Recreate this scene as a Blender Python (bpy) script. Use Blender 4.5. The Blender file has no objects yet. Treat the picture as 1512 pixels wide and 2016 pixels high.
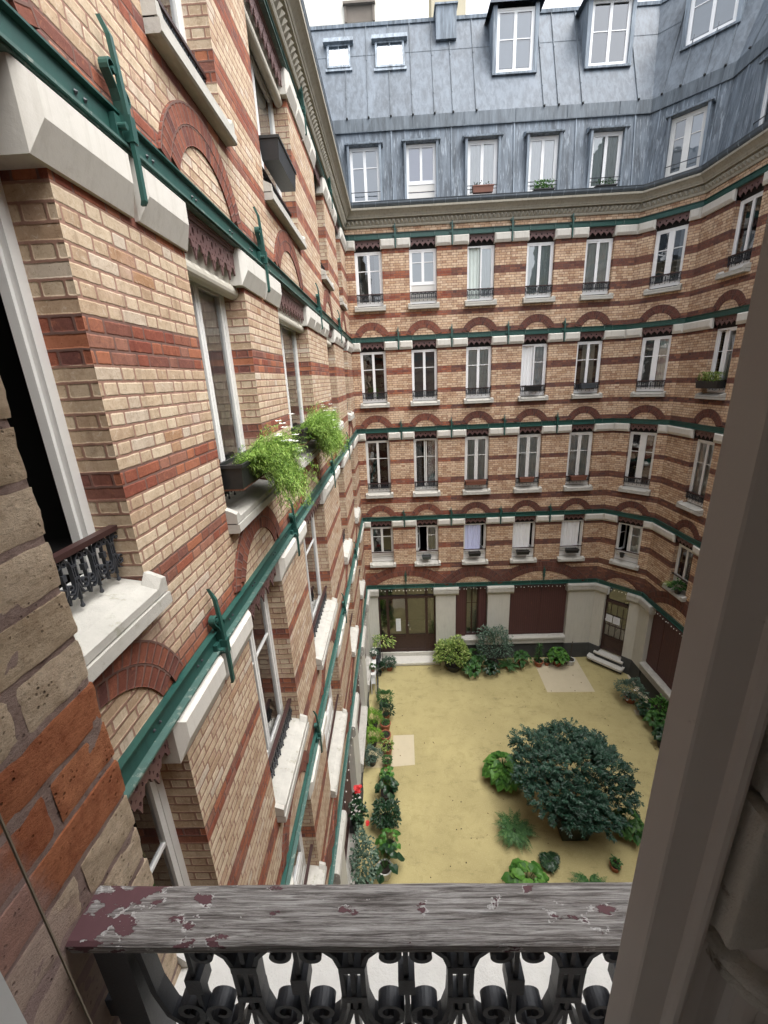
import bpy, math, random
import numpy as np
from mathutils import Matrix, Vector, noise as mnoise
random.seed(7); RNG = np.random.default_rng(11)
SC = bpy.context.scene
COL = SC.collection
H = 11.35                                   # eye height above the courtyard floor
# ------------------------------------------------------------------ camera
cam_d = bpy.data.cameras.new("camera"); cam = bpy.data.objects.new("camera", cam_d); COL.objects.link(cam)
F = Vector((-0.03278, 0.95275, -0.30198)); Rt = Vector((0.9983, 0.02007, -0.04505)); Up = Vector((0.0369, 0.303, 0.9522))
F.normalize(); Rt = (Rt - F*Rt.dot(F)).normalized(); Up = Rt.cross(F)
M = Matrix.Identity(4)
for i in range(3):
    M[i][0] = Rt[i]; M[i][1] = Up[i]; M[i][2] = -F[i]
M[2][3] = H
cam.matrix_world = M
cam_d.sensor_fit = 'VERTICAL'; cam_d.sensor_height = 36.0; cam_d.lens = 825.86/2016*36.0
cam_d.clip_start = 0.01; cam_d.clip_end = 500
SC.camera = cam
# ------------------------------------------------------------------ world, sun, exposure
W = bpy.data.worlds.new("World"); SC.world = W; W.use_nodes = True
wn = W.node_tree; wn.nodes.clear()
sky = wn.nodes.new("ShaderNodeTexSky"); sky.sky_type = 'NISHITA'; sky.sun_disc = False
SUN_EL, SUN_AZ = math.radians(64), math.radians(114)
sky.sun_elevation = SUN_EL; sky.sun_rotation = SUN_AZ; sky.air_density = 1.0; sky.dust_density = 4.0
hs = wn.nodes.new("ShaderNodeHueSaturation"); hs.inputs['Saturation'].default_value = 0.22   # overcast: the blue is veiled
bg = wn.nodes.new("ShaderNodeBackground"); bg.inputs['Strength'].default_value = 0.15
wo = wn.nodes.new("ShaderNodeOutputWorld")
wn.links.new(sky.outputs[0], hs.inputs['Color']); wn.links.new(hs.outputs[0], bg.inputs['Color']); wn.links.new(bg.outputs[0], wo.inputs['Surface'])
sl = bpy.data.lights.new("sun", 'SUN'); sl.energy = 1.5; sl.angle = math.radians(75); sl.color = (1.0, 0.97, 0.93)
so = bpy.data.objects.new("sun", sl); COL.objects.link(so)
sd = Vector((math.sin(SUN_AZ)*math.cos(SUN_EL), math.cos(SUN_AZ)*math.cos(SUN_EL), math.sin(SUN_EL)))
so.rotation_euler = (-sd).to_track_quat('-Z', 'Y').to_euler(); so.location = (3, 6, 30)
SC.view_settings.view_transform = 'Standard'; SC.view_settings.look = 'None'
SC.view_settings.exposure = 1.8; SC.view_settings.gamma = 1.0; SC.view_settings.use_curve_mapping = False
SC.cycles.max_bounces = 8; SC.cycles.diffuse_bounces = 5; SC.cycles.glossy_bounces = 3; SC.cycles.transparent_max_bounces = 12
SC.cycles.caustics_reflective = False; SC.cycles.caustics_refractive = False
SC.cycles.use_denoising = True

# ------------------------------------------------------------------ object helpers
WORLD_ORG = {}
def put(name, verts, faces, mats, parent=None, midx=None, uvs=None, smooth=False, attr=None, org=None):
    """one mesh object, its origin at its own base centre"""
    v = np.asarray(verts, dtype=float).reshape(-1, 3)
    if org is None:
        org = np.array([(v[:, 0].min()+v[:, 0].max())/2, (v[:, 1].min()+v[:, 1].max())/2, v[:, 2].min()])
    org = np.asarray(org, float)
    me = bpy.data.meshes.new(name)
    me.from_pydata((v-org).tolist(), [], [list(map(int, f)) for f in faces])
    if not isinstance(mats, (list, tuple)): mats = [mats]
    for m in mats: me.materials.append(m)
    if midx is not None: me.polygons.foreach_set("material_index", np.asarray(midx, dtype=np.int32))
    if uvs is not None:
        uv = me.uv_layers.new(name="UVMap"); uv.data.foreach_set("uv", np.asarray(uvs, dtype=np.float32).ravel())
    if smooth: me.polygons.foreach_set("use_smooth", np.ones(len(me.polygons), dtype=bool))
    if attr is not None:
        a = me.attributes.new("tint", 'FLOAT', 'POINT'); a.data.foreach_set("value", np.asarray(attr, dtype=np.float32))
    me.update()
    o = bpy.data.objects.new(name, me); COL.objects.link(o)
    attach(o, org, parent)
    return o
def attach(o, org, parent):
    WORLD_ORG[o.name] = np.asarray(org, float)
    if parent is not None:
        o.parent = parent; o.location = Vector(np.asarray(org, float)-WORLD_ORG[parent.name])
    else:
        o.location = Vector(org)
def empty(name, loc):
    o = bpy.data.objects.new(name, None); COL.objects.link(o); o.empty_display_size = 0.2
    attach(o, loc, None); return o
def tag(o, label=None, cat=None, group=None, kind=None):
    if label: o['label'] = label
    if cat: o['category'] = cat
    if group: o['group'] = group
    if kind: o['kind'] = kind
    return o
class MB:
    """collects faces (vertices already in world space)"""
    def __init__(s): s.v = []; s.f = []; s.m = []; s.uv = []; s.t = []
    def add(s, vs, fs, m=0, uvs=None, tint=0.5):
        b = len(s.v); s.v += [tuple(x) for x in vs]; s.t += [tint]*len(vs)
        for i, f in enumerate(fs):
            s.f.append([b+k for k in f]); s.m.append(m)
            s.uv += ([tuple(q) for q in uvs[i]] if uvs is not None else [(0, 0)]*len(f))
    def build(s, name, mats, parent=None, smooth=False, org=None):
        return put(name, s.v, s.f, mats, parent, s.m, s.uv, smooth, s.t, org)
BOXF = [(0,1,2,3),(7,6,5,4),(0,4,5,1),(1,5,6,2),(2,6,7,3),(3,7,4,0)]
class Facade:
    """local frame: s along the wall, d out into the courtyard, z up"""
    def __init__(f, p0, dr, n): f.p0 = np.array(p0, float); f.dr = np.array(dr, float); f.n = np.array(n, float)
    def pt(f, s, d, z): return (f.p0[0]+f.dr[0]*s+f.n[0]*d, f.p0[1]+f.dr[1]*s+f.n[1]*d, z)
    def pts(f, L): return [f.pt(*p) for p in L]
    def box(f, mb, s0, s1, d0, d1, z0, z1, m=0, tint=.5):
        L = [(s0,d0,z0),(s1,d0,z0),(s1,d1,z0),(s0,d1,z0),(s0,d0,z1),(s1,d0,z1),(s1,d1,z1),(s0,d1,z1)]
        uv = []
        for fc in BOXF:
            P = [L[i] for i in fc]; rs = max(p[0] for p in P)-min(p[0] for p in P); rd = max(p[1] for p in P)-min(p[1] for p in P); rz = max(p[2] for p in P)-min(p[2] for p in P)
            if rz <= min(rs, rd)+1e-9: uv.append([(p[0], p[1]) for p in P])
            elif rs <= rd: uv.append([(p[1], p[2]) for p in P])
            else: uv.append([(p[0], p[2]) for p in P])
        mb.add(f.pts(L), BOXF, m, uv, tint)
    def prism(f, mb, s0, s1, prof, k0=0, k1=0, m=0, closed=True, caps=True, off=0):
        """sweep a (d,z) profile from s0 to s1; k mitres the ends for inner corners (s runs short by k*d)"""
        n = len(prof); a = [f.pt(s0+k0*d, d, z) for d, z in prof]; b = [f.pt(s1-k1*d, d, z) for d, z in prof]
        fs = []; uv = []; acc = 0
        for i in range(n if closed else n-1):
            j = (i+1) % n; ln = math.hypot(prof[j][0]-prof[i][0], prof[j][1]-prof[i][1])
            fs.append((i, j, n+j, n+i)); uv.append([(s0, acc), (s0, acc+ln), (s1, acc+ln), (s1, acc)]); acc += ln
        if closed and caps:
            fs.append(tuple(range(n))); uv.append([p for p in prof]); fs.append(tuple(range(2*n-1, n-1, -1))); uv.append([p for p in prof])
        mb.add(a+b, fs, m, uv)
def box(mb, x0, x1, y0, y1, z0, z1, m=0, tint=.5): WF.box(mb, x0, x1, y0, y1, z0, z1, m, tint)
WF = Facade((0,0), (1,0), (0,1))
def tube(mb, path, r, n=8, m=0, tint=.5, caps=True):
    P = [Vector(p) for p in path]; vs = []; fs = []
    rr = r if isinstance(r, (list, tuple)) else [r]*len(P)
    up = Vector((0.13, 0.21, 0.97))
    for i, p in enumerate(P):
        t = (P[min(i+1, len(P)-1)]-P[max(i-1, 0)])
        t = t.normalized() if t.length > 1e-9 else Vector((0,0,1))
        a = t.cross(up)
        if a.length < .05: a = t.cross(Vector((1,0,0)))
        a.normalize(); b = t.cross(a).normalized()
        for k in range(n):
            w = 2*math.pi*k/n; q = p+(a*math.cos(w)+b*math.sin(w))*rr[i]; vs.append(tuple(q))
    for i in range(len(P)-1):
        for k in range(n):
            k2 = (k+1) % n; fs.append((i*n+k, i*n+k2, (i+1)*n+k2, (i+1)*n+k))
    if caps: fs.append(tuple(range(n-1, -1, -1))); fs.append(tuple((len(P)-1)*n+k for k in range(n)))
    mb.add(vs, fs, m, None, tint)
def lathe(mb, c, prof, n=20, m=0, tint=.5, tilt=None):
    vs = []; fs = []
    R3 = tilt if tilt is not None else Matrix.Identity(3)
    for r, z in prof:
        for k in range(n):
            a = 2*math.pi*k/n; q = R3 @ Vector((r*math.cos(a), r*math.sin(a), z)); vs.append((c[0]+q.x, c[1]+q.y, c[2]+q.z))
    for i in range(len(prof)-1):
        for k in range(n):
            k2 = (k+1) % n; fs.append((i*n+k, i*n+k2, (i+1)*n+k2, (i+1)*n+k))
    fs.append(tuple(range(n-1, -1, -1))); fs.append(tuple((len(prof)-1)*n+k for k in range(n)))
    mb.add(vs, fs, m, None, tint)
def ribbon(mb, fac, s, d, z, path, t, dep, m=0):
    """strip of thickness t (in the wall plane) and depth dep swept along a 2-D path (ds,dz)"""
    P = [Vector((a, b)) for a, b in path]; vs = []; fs = []
    tt = t if isinstance(t, (list, tuple)) else [t]*len(P)
    for i, p in enumerate(P):
        g = (P[min(i+1, len(P)-1)]-P[max(i-1, 0)]); g = g.normalized() if g.length > 1e-9 else Vector((0,1))
        nn = Vector((-g.y, g.x))*tt[i]/2
        for q, dd in ((p+nn, -dep/2), (p+nn, dep/2), (p-nn, dep/2), (p-nn, -dep/2)): vs.append(fac.pt(s+q.x, d+dd, z+q.y))
    for i in range(len(P)-1):
        for k in range(4):
            k2 = (k+1) % 4; fs.append((i*4+k, i*4+k2, (i+1)*4+k2, (i+1)*4+k))
    fs.append((0,1,2,3)); e = (len(P)-1)*4; fs.append((e+3,e+2,e+1,e))
    mb.add(vs, fs, m)

# ------------------------------------------------------------------ materials
class NT:
    def __init__(s, name):
        s.m = bpy.data.materials.new(name); s.m.use_nodes = True; s.t = s.m.node_tree; s.t.nodes.clear()
        s.out = s.t.nodes.new("ShaderNodeOutputMaterial")
    def n(s, typ, ins=None, **kw):
        x = s.t.nodes.new(typ)
        for k, v in kw.items(): setattr(x, k, v)
        for k, v in (ins or {}).items(): s.put(x.inputs[k], v)
        return x
    def put(s, sock, v):
        if isinstance(v, bpy.types.NodeSocket): s.t.links.new(v, sock)
        else: sock.default_value = v
    def math(s, op, a, b=None, c=None, clamp=False):
        x = s.t.nodes.new("ShaderNodeMath"); x.operation = op; x.use_clamp = clamp
        for i, v in enumerate((a, b, c)):
            if v is not None: s.put(x.inputs[i], v)
        return x.outputs[0]
    def mix(s, f, a, b, mode='MIX'):
        x = s.t.nodes.new("ShaderNodeMixRGB"); x.blend_type = mode
        s.put(x.inputs[0], f); s.put(x.inputs[1], a if isinstance(a, bpy.types.NodeSocket) else c4(a)); s.put(x.inputs[2], b if isinstance(b, bpy.types.NodeSocket) else c4(b))
        return x.outputs[0]
    def ramp(s, f, stops, interp='LINEAR'):
        x = s.t.nodes.new("ShaderNodeValToRGB"); x.color_ramp.interpolation = interp; e = x.color_ramp.elements
        while len(e) < len(stops): e.new(0.5)
        for i, (p, c) in enumerate(stops): e[i].position = p; e[i].color = c4(c)
        s.put(x.inputs[0], f); return x.outputs[0]
    def noise(s, vec, scale, detail=4, rough=.6, dist=0, out='Fac'):
        x = s.n("ShaderNodeTexNoise", {'Scale': scale, 'Detail': detail, 'Roughness': rough, 'Distortion': dist}); s.put(x.inputs['Vector'], vec); return x.outputs[out]
    def step(s, v, a, b):
        x = s.n("ShaderNodeMapRange", {'From Min': a, 'From Max': b}, interpolation_type='SMOOTHSTEP'); s.put(x.inputs['Value'], v); return x.outputs[0]
    def scl(s, vec, sc):
        x = s.n("ShaderNodeMapping"); s.put(x.inputs['Vector'], vec); x.inputs['Scale'].default_value = sc; return x.outputs[0]
    def pos(s): return s.n("ShaderNodeNewGeometry").outputs['Position']
    def obj(s): return s.n("ShaderNodeTexCoord").outputs['Object']
    def uv(s): return s.n("ShaderNodeTexCoord").outputs['UV']
    def done(s, color, rough=.8, bump=None, bs=.3, bd=.01, metal=0., spec=.5, extra=None):
        p = s.n("ShaderNodeBsdfPrincipled"); s.put(p.inputs['Base Color'], color if isinstance(color, bpy.types.NodeSocket) else c4(color)); s.put(p.inputs['Roughness'], rough); p.inputs['Metallic'].default_value = metal
        p.inputs['Specular IOR Level'].default_value = spec
        for k, v in (extra or {}).items(): s.put(p.inputs[k], v)
        if bump is not None:
            b = s.n("ShaderNodeBump", {'Strength': bs, 'Distance': bd}); s.put(b.inputs['Height'], bump); s.t.links.new(b.outputs[0], p.inputs['Normal'])
        s.t.links.new(p.outputs[0], s.out.inputs[0]); s.p = p
        return s.m
def c4(c): return (c[0], c[1], c[2], 1.0) if len(c) == 3 else tuple(c)
def hx(r, g, b):
    f = lambda v: (v/255/12.92) if v/255 <= .04045 else ((v/255+.055)/1.055)**2.4
    return (f(r), f(g), f(b))
CH = 0.071                       # brick course
def cvv(s, w): return w.outputs['Color']
def brick_mat(name, stops, mortar, L1=.222, L2=.111, ch=CH, shift=.5, wash=None, m=.0052, bump=.6, swap=False, jit=.012):
    s = NT(name); uv = s.uv()
    nz = s.noise(uv, 17, 4, .62, out='Color')
    vv = s.n("ShaderNodeVectorMath", operation='MULTIPLY_ADD'); s.put(vv.inputs[0], nz); vv.inputs[1].default_value = (jit, jit, 0); s.put(vv.inputs[2], uv)
    sep = s.n("ShaderNodeSeparateXYZ", {'Vector': vv.outputs[0]}); u, v = sep.outputs[0], sep.outputs[1]
    P = L1+L2
    rv = s.math('DIVIDE', v, ch); row = s.math('FLOOR', rv); fv = s.math('SUBTRACT', rv, row)
    par = s.math('MODULO', s.math('ABSOLUTE', row), 2.0); a = s.math('ADD', s.math('DIVIDE', u, P), s.math('MULTIPLY', par, shift))
    cell = s.math('FLOOR', a); fa = s.math('SUBTRACT', a, cell); k = L1/P
    du = s.math('MINIMUM', fa, s.math('SUBTRACT', 1.0, fa)); du = s.math('MULTIPLY', du, P)
    if L2 > 0: du = s.math('MINIMUM', du, s.math('MULTIPLY', s.math('ABSOLUTE', s.math('SUBTRACT', fa, k)), P))
    dv = s.math('MULTIPLY', s.math('MINIMUM', fv, s.math('SUBTRACT', 1.0, fv)), ch)
    dmin = s.math('SMOOTH_MIN', du, dv, .014)
    mask = s.step(dmin, m-.0015, m+.0022); hgt = s.step(dmin, m-.001, m+.006)
    isH = s.math('GREATER_THAN', fa, k) if L2 > 0 else 0.0
    cv = s.n("ShaderNodeCombineXYZ"); s.put(cv.inputs[0], s.math('ADD', cell, s.math('MULTIPLY', isH, .37))); s.put(cv.inputs[1], row)
    wnz = s.n("ShaderNodeTexWhiteNoise", noise_dimensions='2D'); s.t.links.new(cv.outputs[0], wnz.inputs['Vector'])
    col = s.ramp(wnz.outputs['Value'], stops)
    big = s.noise(uv, 1.1, 3, .6); fine = s.noise(uv, 60, 5, .7); mid = s.noise(uv, 9, 4, .65)
    col = s.mix(s.step(mid, .35, .75), col, s.mix(.5, col, (.62, .56, .5), 'MULTIPLY'))
    pit = s.step(s.noise(uv, 95, 2, .5), .64, .72)
    scuff = s.noise(s.n('ShaderNodeVectorMath', {0: uv, 1: cvv(s, wnz)}, operation='ADD').outputs[0], 30, 5, .75, 1.2)
    col = s.mix(s.math('MULTIPLY', s.step(scuff, .5, .66), .42), col, s.mix(.8, col, (.45, .36, .3), 'MULTIPLY')); col = s.mix(s.math('MULTIPLY', s.step(scuff, .46, .34), .3), col, (.72, .66, .56) if stops[0][1][1] > .2 else (.5, .2, .1))
    col = s.mix(s.math('MULTIPLY', pit, .6), col, s.mix(.7, col, (.2, .15, .12), 'MULTIPLY'))
    mc = s.mix(fine, mortar, [x*.68 for x in mortar])
    col = s.mix(mask, mc, col)
    if wash: col = s.mix(s.math('MULTIPLY', s.step(s.noise(uv, 2.3, 5, .7), wash[1], wash[1]+.22), wash[2]), col, wash[0])
    col = s.mix(s.step(big, .3, .8), col, s.mix(.35, col, (.66, .62, .6), 'MULTIPLY'))
    run = s.noise(s.scl(uv, (7, .55, 1)), 1.6, 5, .7); col = s.mix(s.math('MULTIPLY', s.step(run, .52, .70), .38), col, s.mix(1.0, col, (.42, .38, .36), 'MULTIPLY'))
    h = s.math('ADD', hgt, s.math('MULTIPLY', fine, .35)); h = s.math('SUBTRACT', h, s.math('MULTIPLY', pit, .3))
    return s.done(col, .9, h, bump, .006, spec=.25)
Y1, Y2, Y3, Y4 = (.49,.375,.26), (.59,.49,.36), (.42,.30,.20), (.56,.49,.40)
YST = [(0, Y3), (.2, Y1), (.55, Y2), (.8, Y1), (.93, Y4), (1, (.38,.22,.12))]
M = {}
M['brick_y'] = brick_mat("yellow_brick", YST, (.34,.20,.15), wash=((.58,.40,.35), .54, .32))
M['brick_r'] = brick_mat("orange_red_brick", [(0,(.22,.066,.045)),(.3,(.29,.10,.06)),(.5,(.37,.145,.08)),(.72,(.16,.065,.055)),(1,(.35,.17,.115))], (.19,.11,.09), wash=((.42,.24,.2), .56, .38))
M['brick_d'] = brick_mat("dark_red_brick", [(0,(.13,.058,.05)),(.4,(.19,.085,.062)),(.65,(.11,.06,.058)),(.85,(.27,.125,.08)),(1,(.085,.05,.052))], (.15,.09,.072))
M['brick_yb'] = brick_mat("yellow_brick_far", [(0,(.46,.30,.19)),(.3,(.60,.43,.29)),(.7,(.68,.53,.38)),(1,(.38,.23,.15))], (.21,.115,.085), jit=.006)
M['arch_r'] = brick_mat("arch_brick_red", [(0,(.17,.058,.042)),(.5,(.25,.09,.058)),(1,(.12,.05,.045))], (.2,.12,.1), L1=.113, L2=0, ch=.068, shift=0, wash=((.42,.25,.22), .6, .35))
M['arch_d'] = brick_mat("arch_brick_dark", [(0,(.1,.042,.035)),(.5,(.15,.058,.045)),(1,(.085,.045,.045))], (.16,.1,.08), L1=.113, L2=0, ch=.068, shift=0)
def plain(name, col, rough=.6, var=.15, scale=6, bump=.15, bd=.004, metal=0, spec=.5, stain=None, det=4, streak=None):
    s = NT(name); p = s.pos(); nz = s.noise(p, scale, det, .6)
    c = s.mix(nz, col, [x*(1-var*2) for x in col])
    if stain: c = s.mix(s.math('MULTIPLY', s.step(s.noise(p, stain[1], 6, .7), stain[2], stain[2]+.12), stain[3]), c, stain[0])
    if streak: c = s.mix(s.math('MULTIPLY', s.step(s.noise(s.scl(p, (9, 9, .8)), 2.0, 6, .72), .47, .68), streak[1]), c, streak[0])
    return s.done(c, rough, s.noise(p, scale*8, 5, .7), bump, bd, metal, spec)
M['stone'] = plain("white_stone", (.60,.58,.53), .85, .08, 5, .35, .004, stain=((.3,.29,.24), 7, .60, .5), streak=((.36,.34,.29), .28))
M['sill'] = plain("weathered_sill_stone", (.50,.485,.44), .85, .2, 9, .5, .005, stain=((.24,.24,.18), 8, .56, .6))
M['render'] = plain("pale_render", (.56,.55,.5), .9, .07, 3, .2, .003, stain=((.34,.33,.3), 2, .6, .35), streak=((.36,.35,.31), .35))
M['plinth'] = plain("dark_grey_plinth", (.062,.064,.064), .8, .2, 4, .3)
M['green'] = plain("green_paint", (.020,.085,.070), .42, .14, 9, .12, .003, stain=((.13,.20,.18), 26, .66, .5), streak=((.012,.045,.04), .6))
M['greenl'] = plain("green_paint_worn", (.075,.15,.13), .5, .25, 20, .2, .003, stain=((.3,.32,.28), 18, .55, .6))
M['brown'] = plain("purple_brown_paint", (.17,.092,.088), .5, .2, 12, .2, .003)
M['brownd'] = plain("dark_brown_paint", (.05,.022,.02), .45, .25, 9, .2, .003, stain=((.12,.05,.02), 5, .64, .4))
M['iron'] = plain("black_cast_iron", (.045,.05,.06), .46, .3, 40, .3, .002)
M['white'] = plain("white_joinery_paint", (.72,.72,.7), .45, .08, 10, .12, .002, stain=((.36,.33,.28), 22, .67, .4))
M['whiteb'] = plain("bright_white_frame", (.82,.83,.84), .35, .03, 8, .02, .002)
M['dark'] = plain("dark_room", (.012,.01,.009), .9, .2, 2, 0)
M['blindroll'] = plain("cream_roller_blind", (.56,.53,.45), .6, .1, 20, .25, .002)
M['terracotta'] = plain("terracotta", (.36,.12,.06), .8, .2, 20, .3)
M['terrbox'] = plain("brown_plastic_box", (.22,.09,.06), .6, .15, 20, .2)
M['blackpot'] = plain("black_plastic_pot", (.022,.023,.024), .45, .2, 20, .2)
M['greenbox'] = plain("dark_green_tub", (.018,.03,.024), .5, .2, 9, .2)
M['whitepot'] = plain("white_glazed_pot", (.6,.6,.57), .35, .1, 12, .1)
M['soil'] = plain("potting_soil", (.03,.022,.016), .95, .3, 40, .8, .01)
M['bark'] = plain("bark", (.09,.07,.055), .9, .3, 30, .8, .01)
M['bulb'] = plain("white_plastic_bulb", (.78,.76,.7), .3, .02, 8, 0)
M['paper'] = plain("paper", (.74,.76,.8), .7, .03, 8, 0)
M['ink'] = plain("printed_grey_lines", (.35,.36,.4), .7, .03, 8, 0)
M['cornice'] = plain("painted_cornice", (.40,.375,.31), .8, .14, 4, .3, .004, stain=((.2,.18,.15), 3, .6, .5), streak=((.2,.185,.15), .5))
M['gutter'] = plain("gutter_zinc", (.13,.155,.18), .4, .25, 6, .15, .003, metal=.4)
M['gutterd'] = plain("gutter_underside", (.02,.022,.025), .6, .2, 6, .15)
M['cream'] = plain("cream_render_wall", (.72,.71,.64), .9, .1, 1.2, .3, .004, stain=((.45,.45,.4), 1.6, .6, .4))
M['yellowish'] = plain("ochre_chimney_render", (.5,.45,.33), .9, .12, 2, .3)
M['rust'] = plain("dull_concrete", (.22,.19,.16), .9, .2, 3, .3)
M['chrome'] = plain("brushed_metal", (.5,.5,.48), .3, .1, 10, 0, metal=1.)
M['petalr'] = plain("red_petals", (.55,.02,.02), .6, .2, 20, 0)
M['petalw'] = plain("white_petals", (.78,.78,.74), .6, .05, 20, 0)
M['blind_w'] = plain("white_panel", (.62,.61,.58), .6, .04, 3, .02)
def glass_mat():
    s = NT("window_glass"); fr = s.n("ShaderNodeFresnel", {'IOR': 1.5})
    tr = s.n("ShaderNodeBsdfTransparent"); tr.inputs[0].default_value = (.84,.87,.86,1)
    gl = s.n("ShaderNodeBsdfGlossy"); gl.inputs['Roughness'].default_value = .015; gl.inputs[0].default_value = (.95,.97,1,1)
    wob = s.noise(s.pos(), 2.2, 2, .5); b = s.n("ShaderNodeBump", {'Strength': .12, 'Distance': .03}); s.put(b.inputs['Height'], wob); s.t.links.new(b.outputs[0], gl.inputs['Normal'])
    mx = s.n("ShaderNodeMixShader"); s.put(mx.inputs[0], s.math('ADD', s.math('MULTIPLY', fr.outputs[0], 1.5), .11, clamp=True)); s.t.links.new(tr.outputs[0], mx.inputs[1]); s.t.links.new(gl.outputs[0], mx.inputs[2]); s.t.links.new(mx.outputs[0], s.out.inputs[0]); return s.m
M['glass'] = glass_mat()
def curtain_mat(name, col, fold=22, lace=False):
    s = NT(name); uv = s.uv(); sp = s.n("ShaderNodeSeparateXYZ", {'Vector': uv})
    c = s.mix(s.noise(uv, 3, 2), col, [x*.86 for x in col])
    if lace:
        v = s.n("ShaderNodeTexVoronoi", {'Scale': 22.0}); s.put(v.inputs['Vector'], uv); c = s.mix(s.step(v.outputs['Distance'], .2, .42), c, [x*.45 for x in col])
    return s.done(c, .9, spec=.1, extra={'Sheen Weight': .1})
M['cur_grey'] = curtain_mat("grey_net_curtain", (.80,.82,.80)); M['cur_green'] = curtain_mat("green_grey_curtain", (.60,.67,.64)); M['cur_white'] = curtain_mat("white_curtain", (.86,.87,.88)); M['cur_blue'] = curtain_mat("lilac_curtain", (.58,.62,.86)); M['cur_lace'] = curtain_mat("lace_curtain", (.60,.62,.64), lace=True); M['cur_tan'] = curtain_mat("tan_curtain", (.5,.46,.38)); M['cur_dim'] = curtain_mat("dim_blind", (.17,.18,.19)); M['cur_frost'] = curtain_mat("frosted_blind", (.42,.47,.52)); M['cur_sky'] = curtain_mat("pale_blue_blind", (.42,.48,.58)); M['cur_lil'] = curtain_mat("mauve_blind", (.46,.47,.68))
def shutter_mat():
    s = NT("red_brown_boards"); uv = s.uv(); sp = s.n("ShaderNodeSeparateXYZ", {'Vector': uv})
    a = s.math('DIVIDE', sp.outputs[0], .085); fa = s.math('SUBTRACT', a, s.math('FLOOR', a)); g = s.step(s.math('MINIMUM', fa, s.math('SUBTRACT', 1.0, fa)), .02, .09)
    nz = s.noise(s.scl(uv, (14, 1.2, 1)), 3, 5, .7); c = s.mix(nz, (.098,.036,.034), (.055,.022,.022))
    c = s.mix(s.math('MULTIPLY', s.step(s.noise(s.scl(uv, (5, .8, 1)), 2.2, 4, .6), .62, .72), .5), c, (.2,.08,.035))
    c = s.mix(g, (.018,.01,.01), c); return s.done(c, .6, g, .5, .006)
M['shutter'] = shutter_mat()
def zinc_mat(name, base, streak=1.0, dark=.0):
    s = NT(name); uv = s.uv(); p = s.pos()
    st = s.noise(s.scl(p, (4.2, 4.2, .35)), 2.0, 6, .68, .4); st2 = s.noise(s.scl(p, (11, 11, .8)), 1.7, 4, .6)
    c = s.mix(s.step(st, .36, .66), [x*1.12 for x in base], [x*(.62 if streak < .9 else .46) for x in base]); lt = (.36,.41,.46)
    c = s.mix(s.math('MULTIPLY', s.step(st2, .54, .66), .5*streak*streak), c, lt)
    c = s.mix(s.math('MULTIPLY', s.step(s.noise(p, 1.4, 5, .7), .5, .75), .35), c, [base[0]*.62, base[1]*.66, base[2]*.68])
    c = s.mix(s.math('MULTIPLY', s.step(s.noise(p, 9, 5, .7), .62, .75), .25), c, (.16,.2,.2))
    vo = s.n('ShaderNodeTexVoronoi', {'Scale': .9}); s.put(vo.inputs['Vector'], s.scl(p, (1, 1, .25))); c = s.mix(s.math('MULTIPLY', vo.outputs['Color'], .12), c, (.30,.36,.43))
    return s.done(c, .6, s.noise(p, 3.0, 3, .6), .2, .02, metal=0, spec=.3)
M['zinc'] = zinc_mat("zinc_sheet", (.10,.121,.147), .3); M['zinclow'] = zinc_mat("streaked_zinc", (.13,.156,.187), 1.0); M['zincdark'] = zinc_mat("dull_zinc_band", (.10,.12,.14), .5); M['zinclt'] = zinc_mat("pale_zinc_trim", (.21,.25,.295), 1.0)
def ground_mat():
    s = NT("ochre_concrete"); p = s.pos()
    a = s.noise(p, .55, 6, .62, .3); b = s.noise(p, 2.6, 7, .72); f = s.noise(p, 38, 4, .7)
    c = s.mix(s.step(a, .3, .7), (.33,.28,.13), (.41,.35,.165)); c = s.mix(s.math('MULTIPLY', s.step(b, .46, .72), .55), c, (.25,.215,.09))
    c = s.mix(s.math('MULTIPLY', s.step(s.noise(s.scl(p, (1, 2.6, 1)), 1.3, 7, .8), .54, .68), .5), c, (.16,.14,.065))
    c = s.mix(s.math('MULTIPLY', s.step(f, .48, .72), .35), c, (.56,.48,.28)); c = s.mix(s.math('MULTIPLY', s.step(s.noise(p, 16, 5, .8), .63, .70), .6), c, (.1,.09,.045))
    br = s.n("ShaderNodeTexVoronoi", {'Scale': .62}, feature='DISTANCE_TO_EDGE'); s.put(br.inputs['Vector'], s.n("ShaderNodeVectorMath", {0: p, 1: s.noise(p, 1.2, 4, .6, out='Color')}, operation='ADD').outputs[0])
    c = s.mix(s.math('MULTIPLY', s.math('SUBTRACT', 1.0, s.step(br.outputs[0], .0, .006)), .25), c, (.14,.12,.06))
    return s.done(c, .85, s.math('ADD', b, s.math('MULTIPLY', f, .4)), .4, .01, spec=.3)
M['ground'] = ground_mat()
M['patch'] = plain("pale_screed", (.54,.47,.33), .9, .1, 2.5, .3, .004, stain=((.33,.28,.18), 5, .6, .5)); M['patch2'] = plain("beige_screed", (.52,.44,.27), .9, .12, 2.5, .3, .004, stain=((.28,.24,.13), 5, .58, .5))
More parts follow.
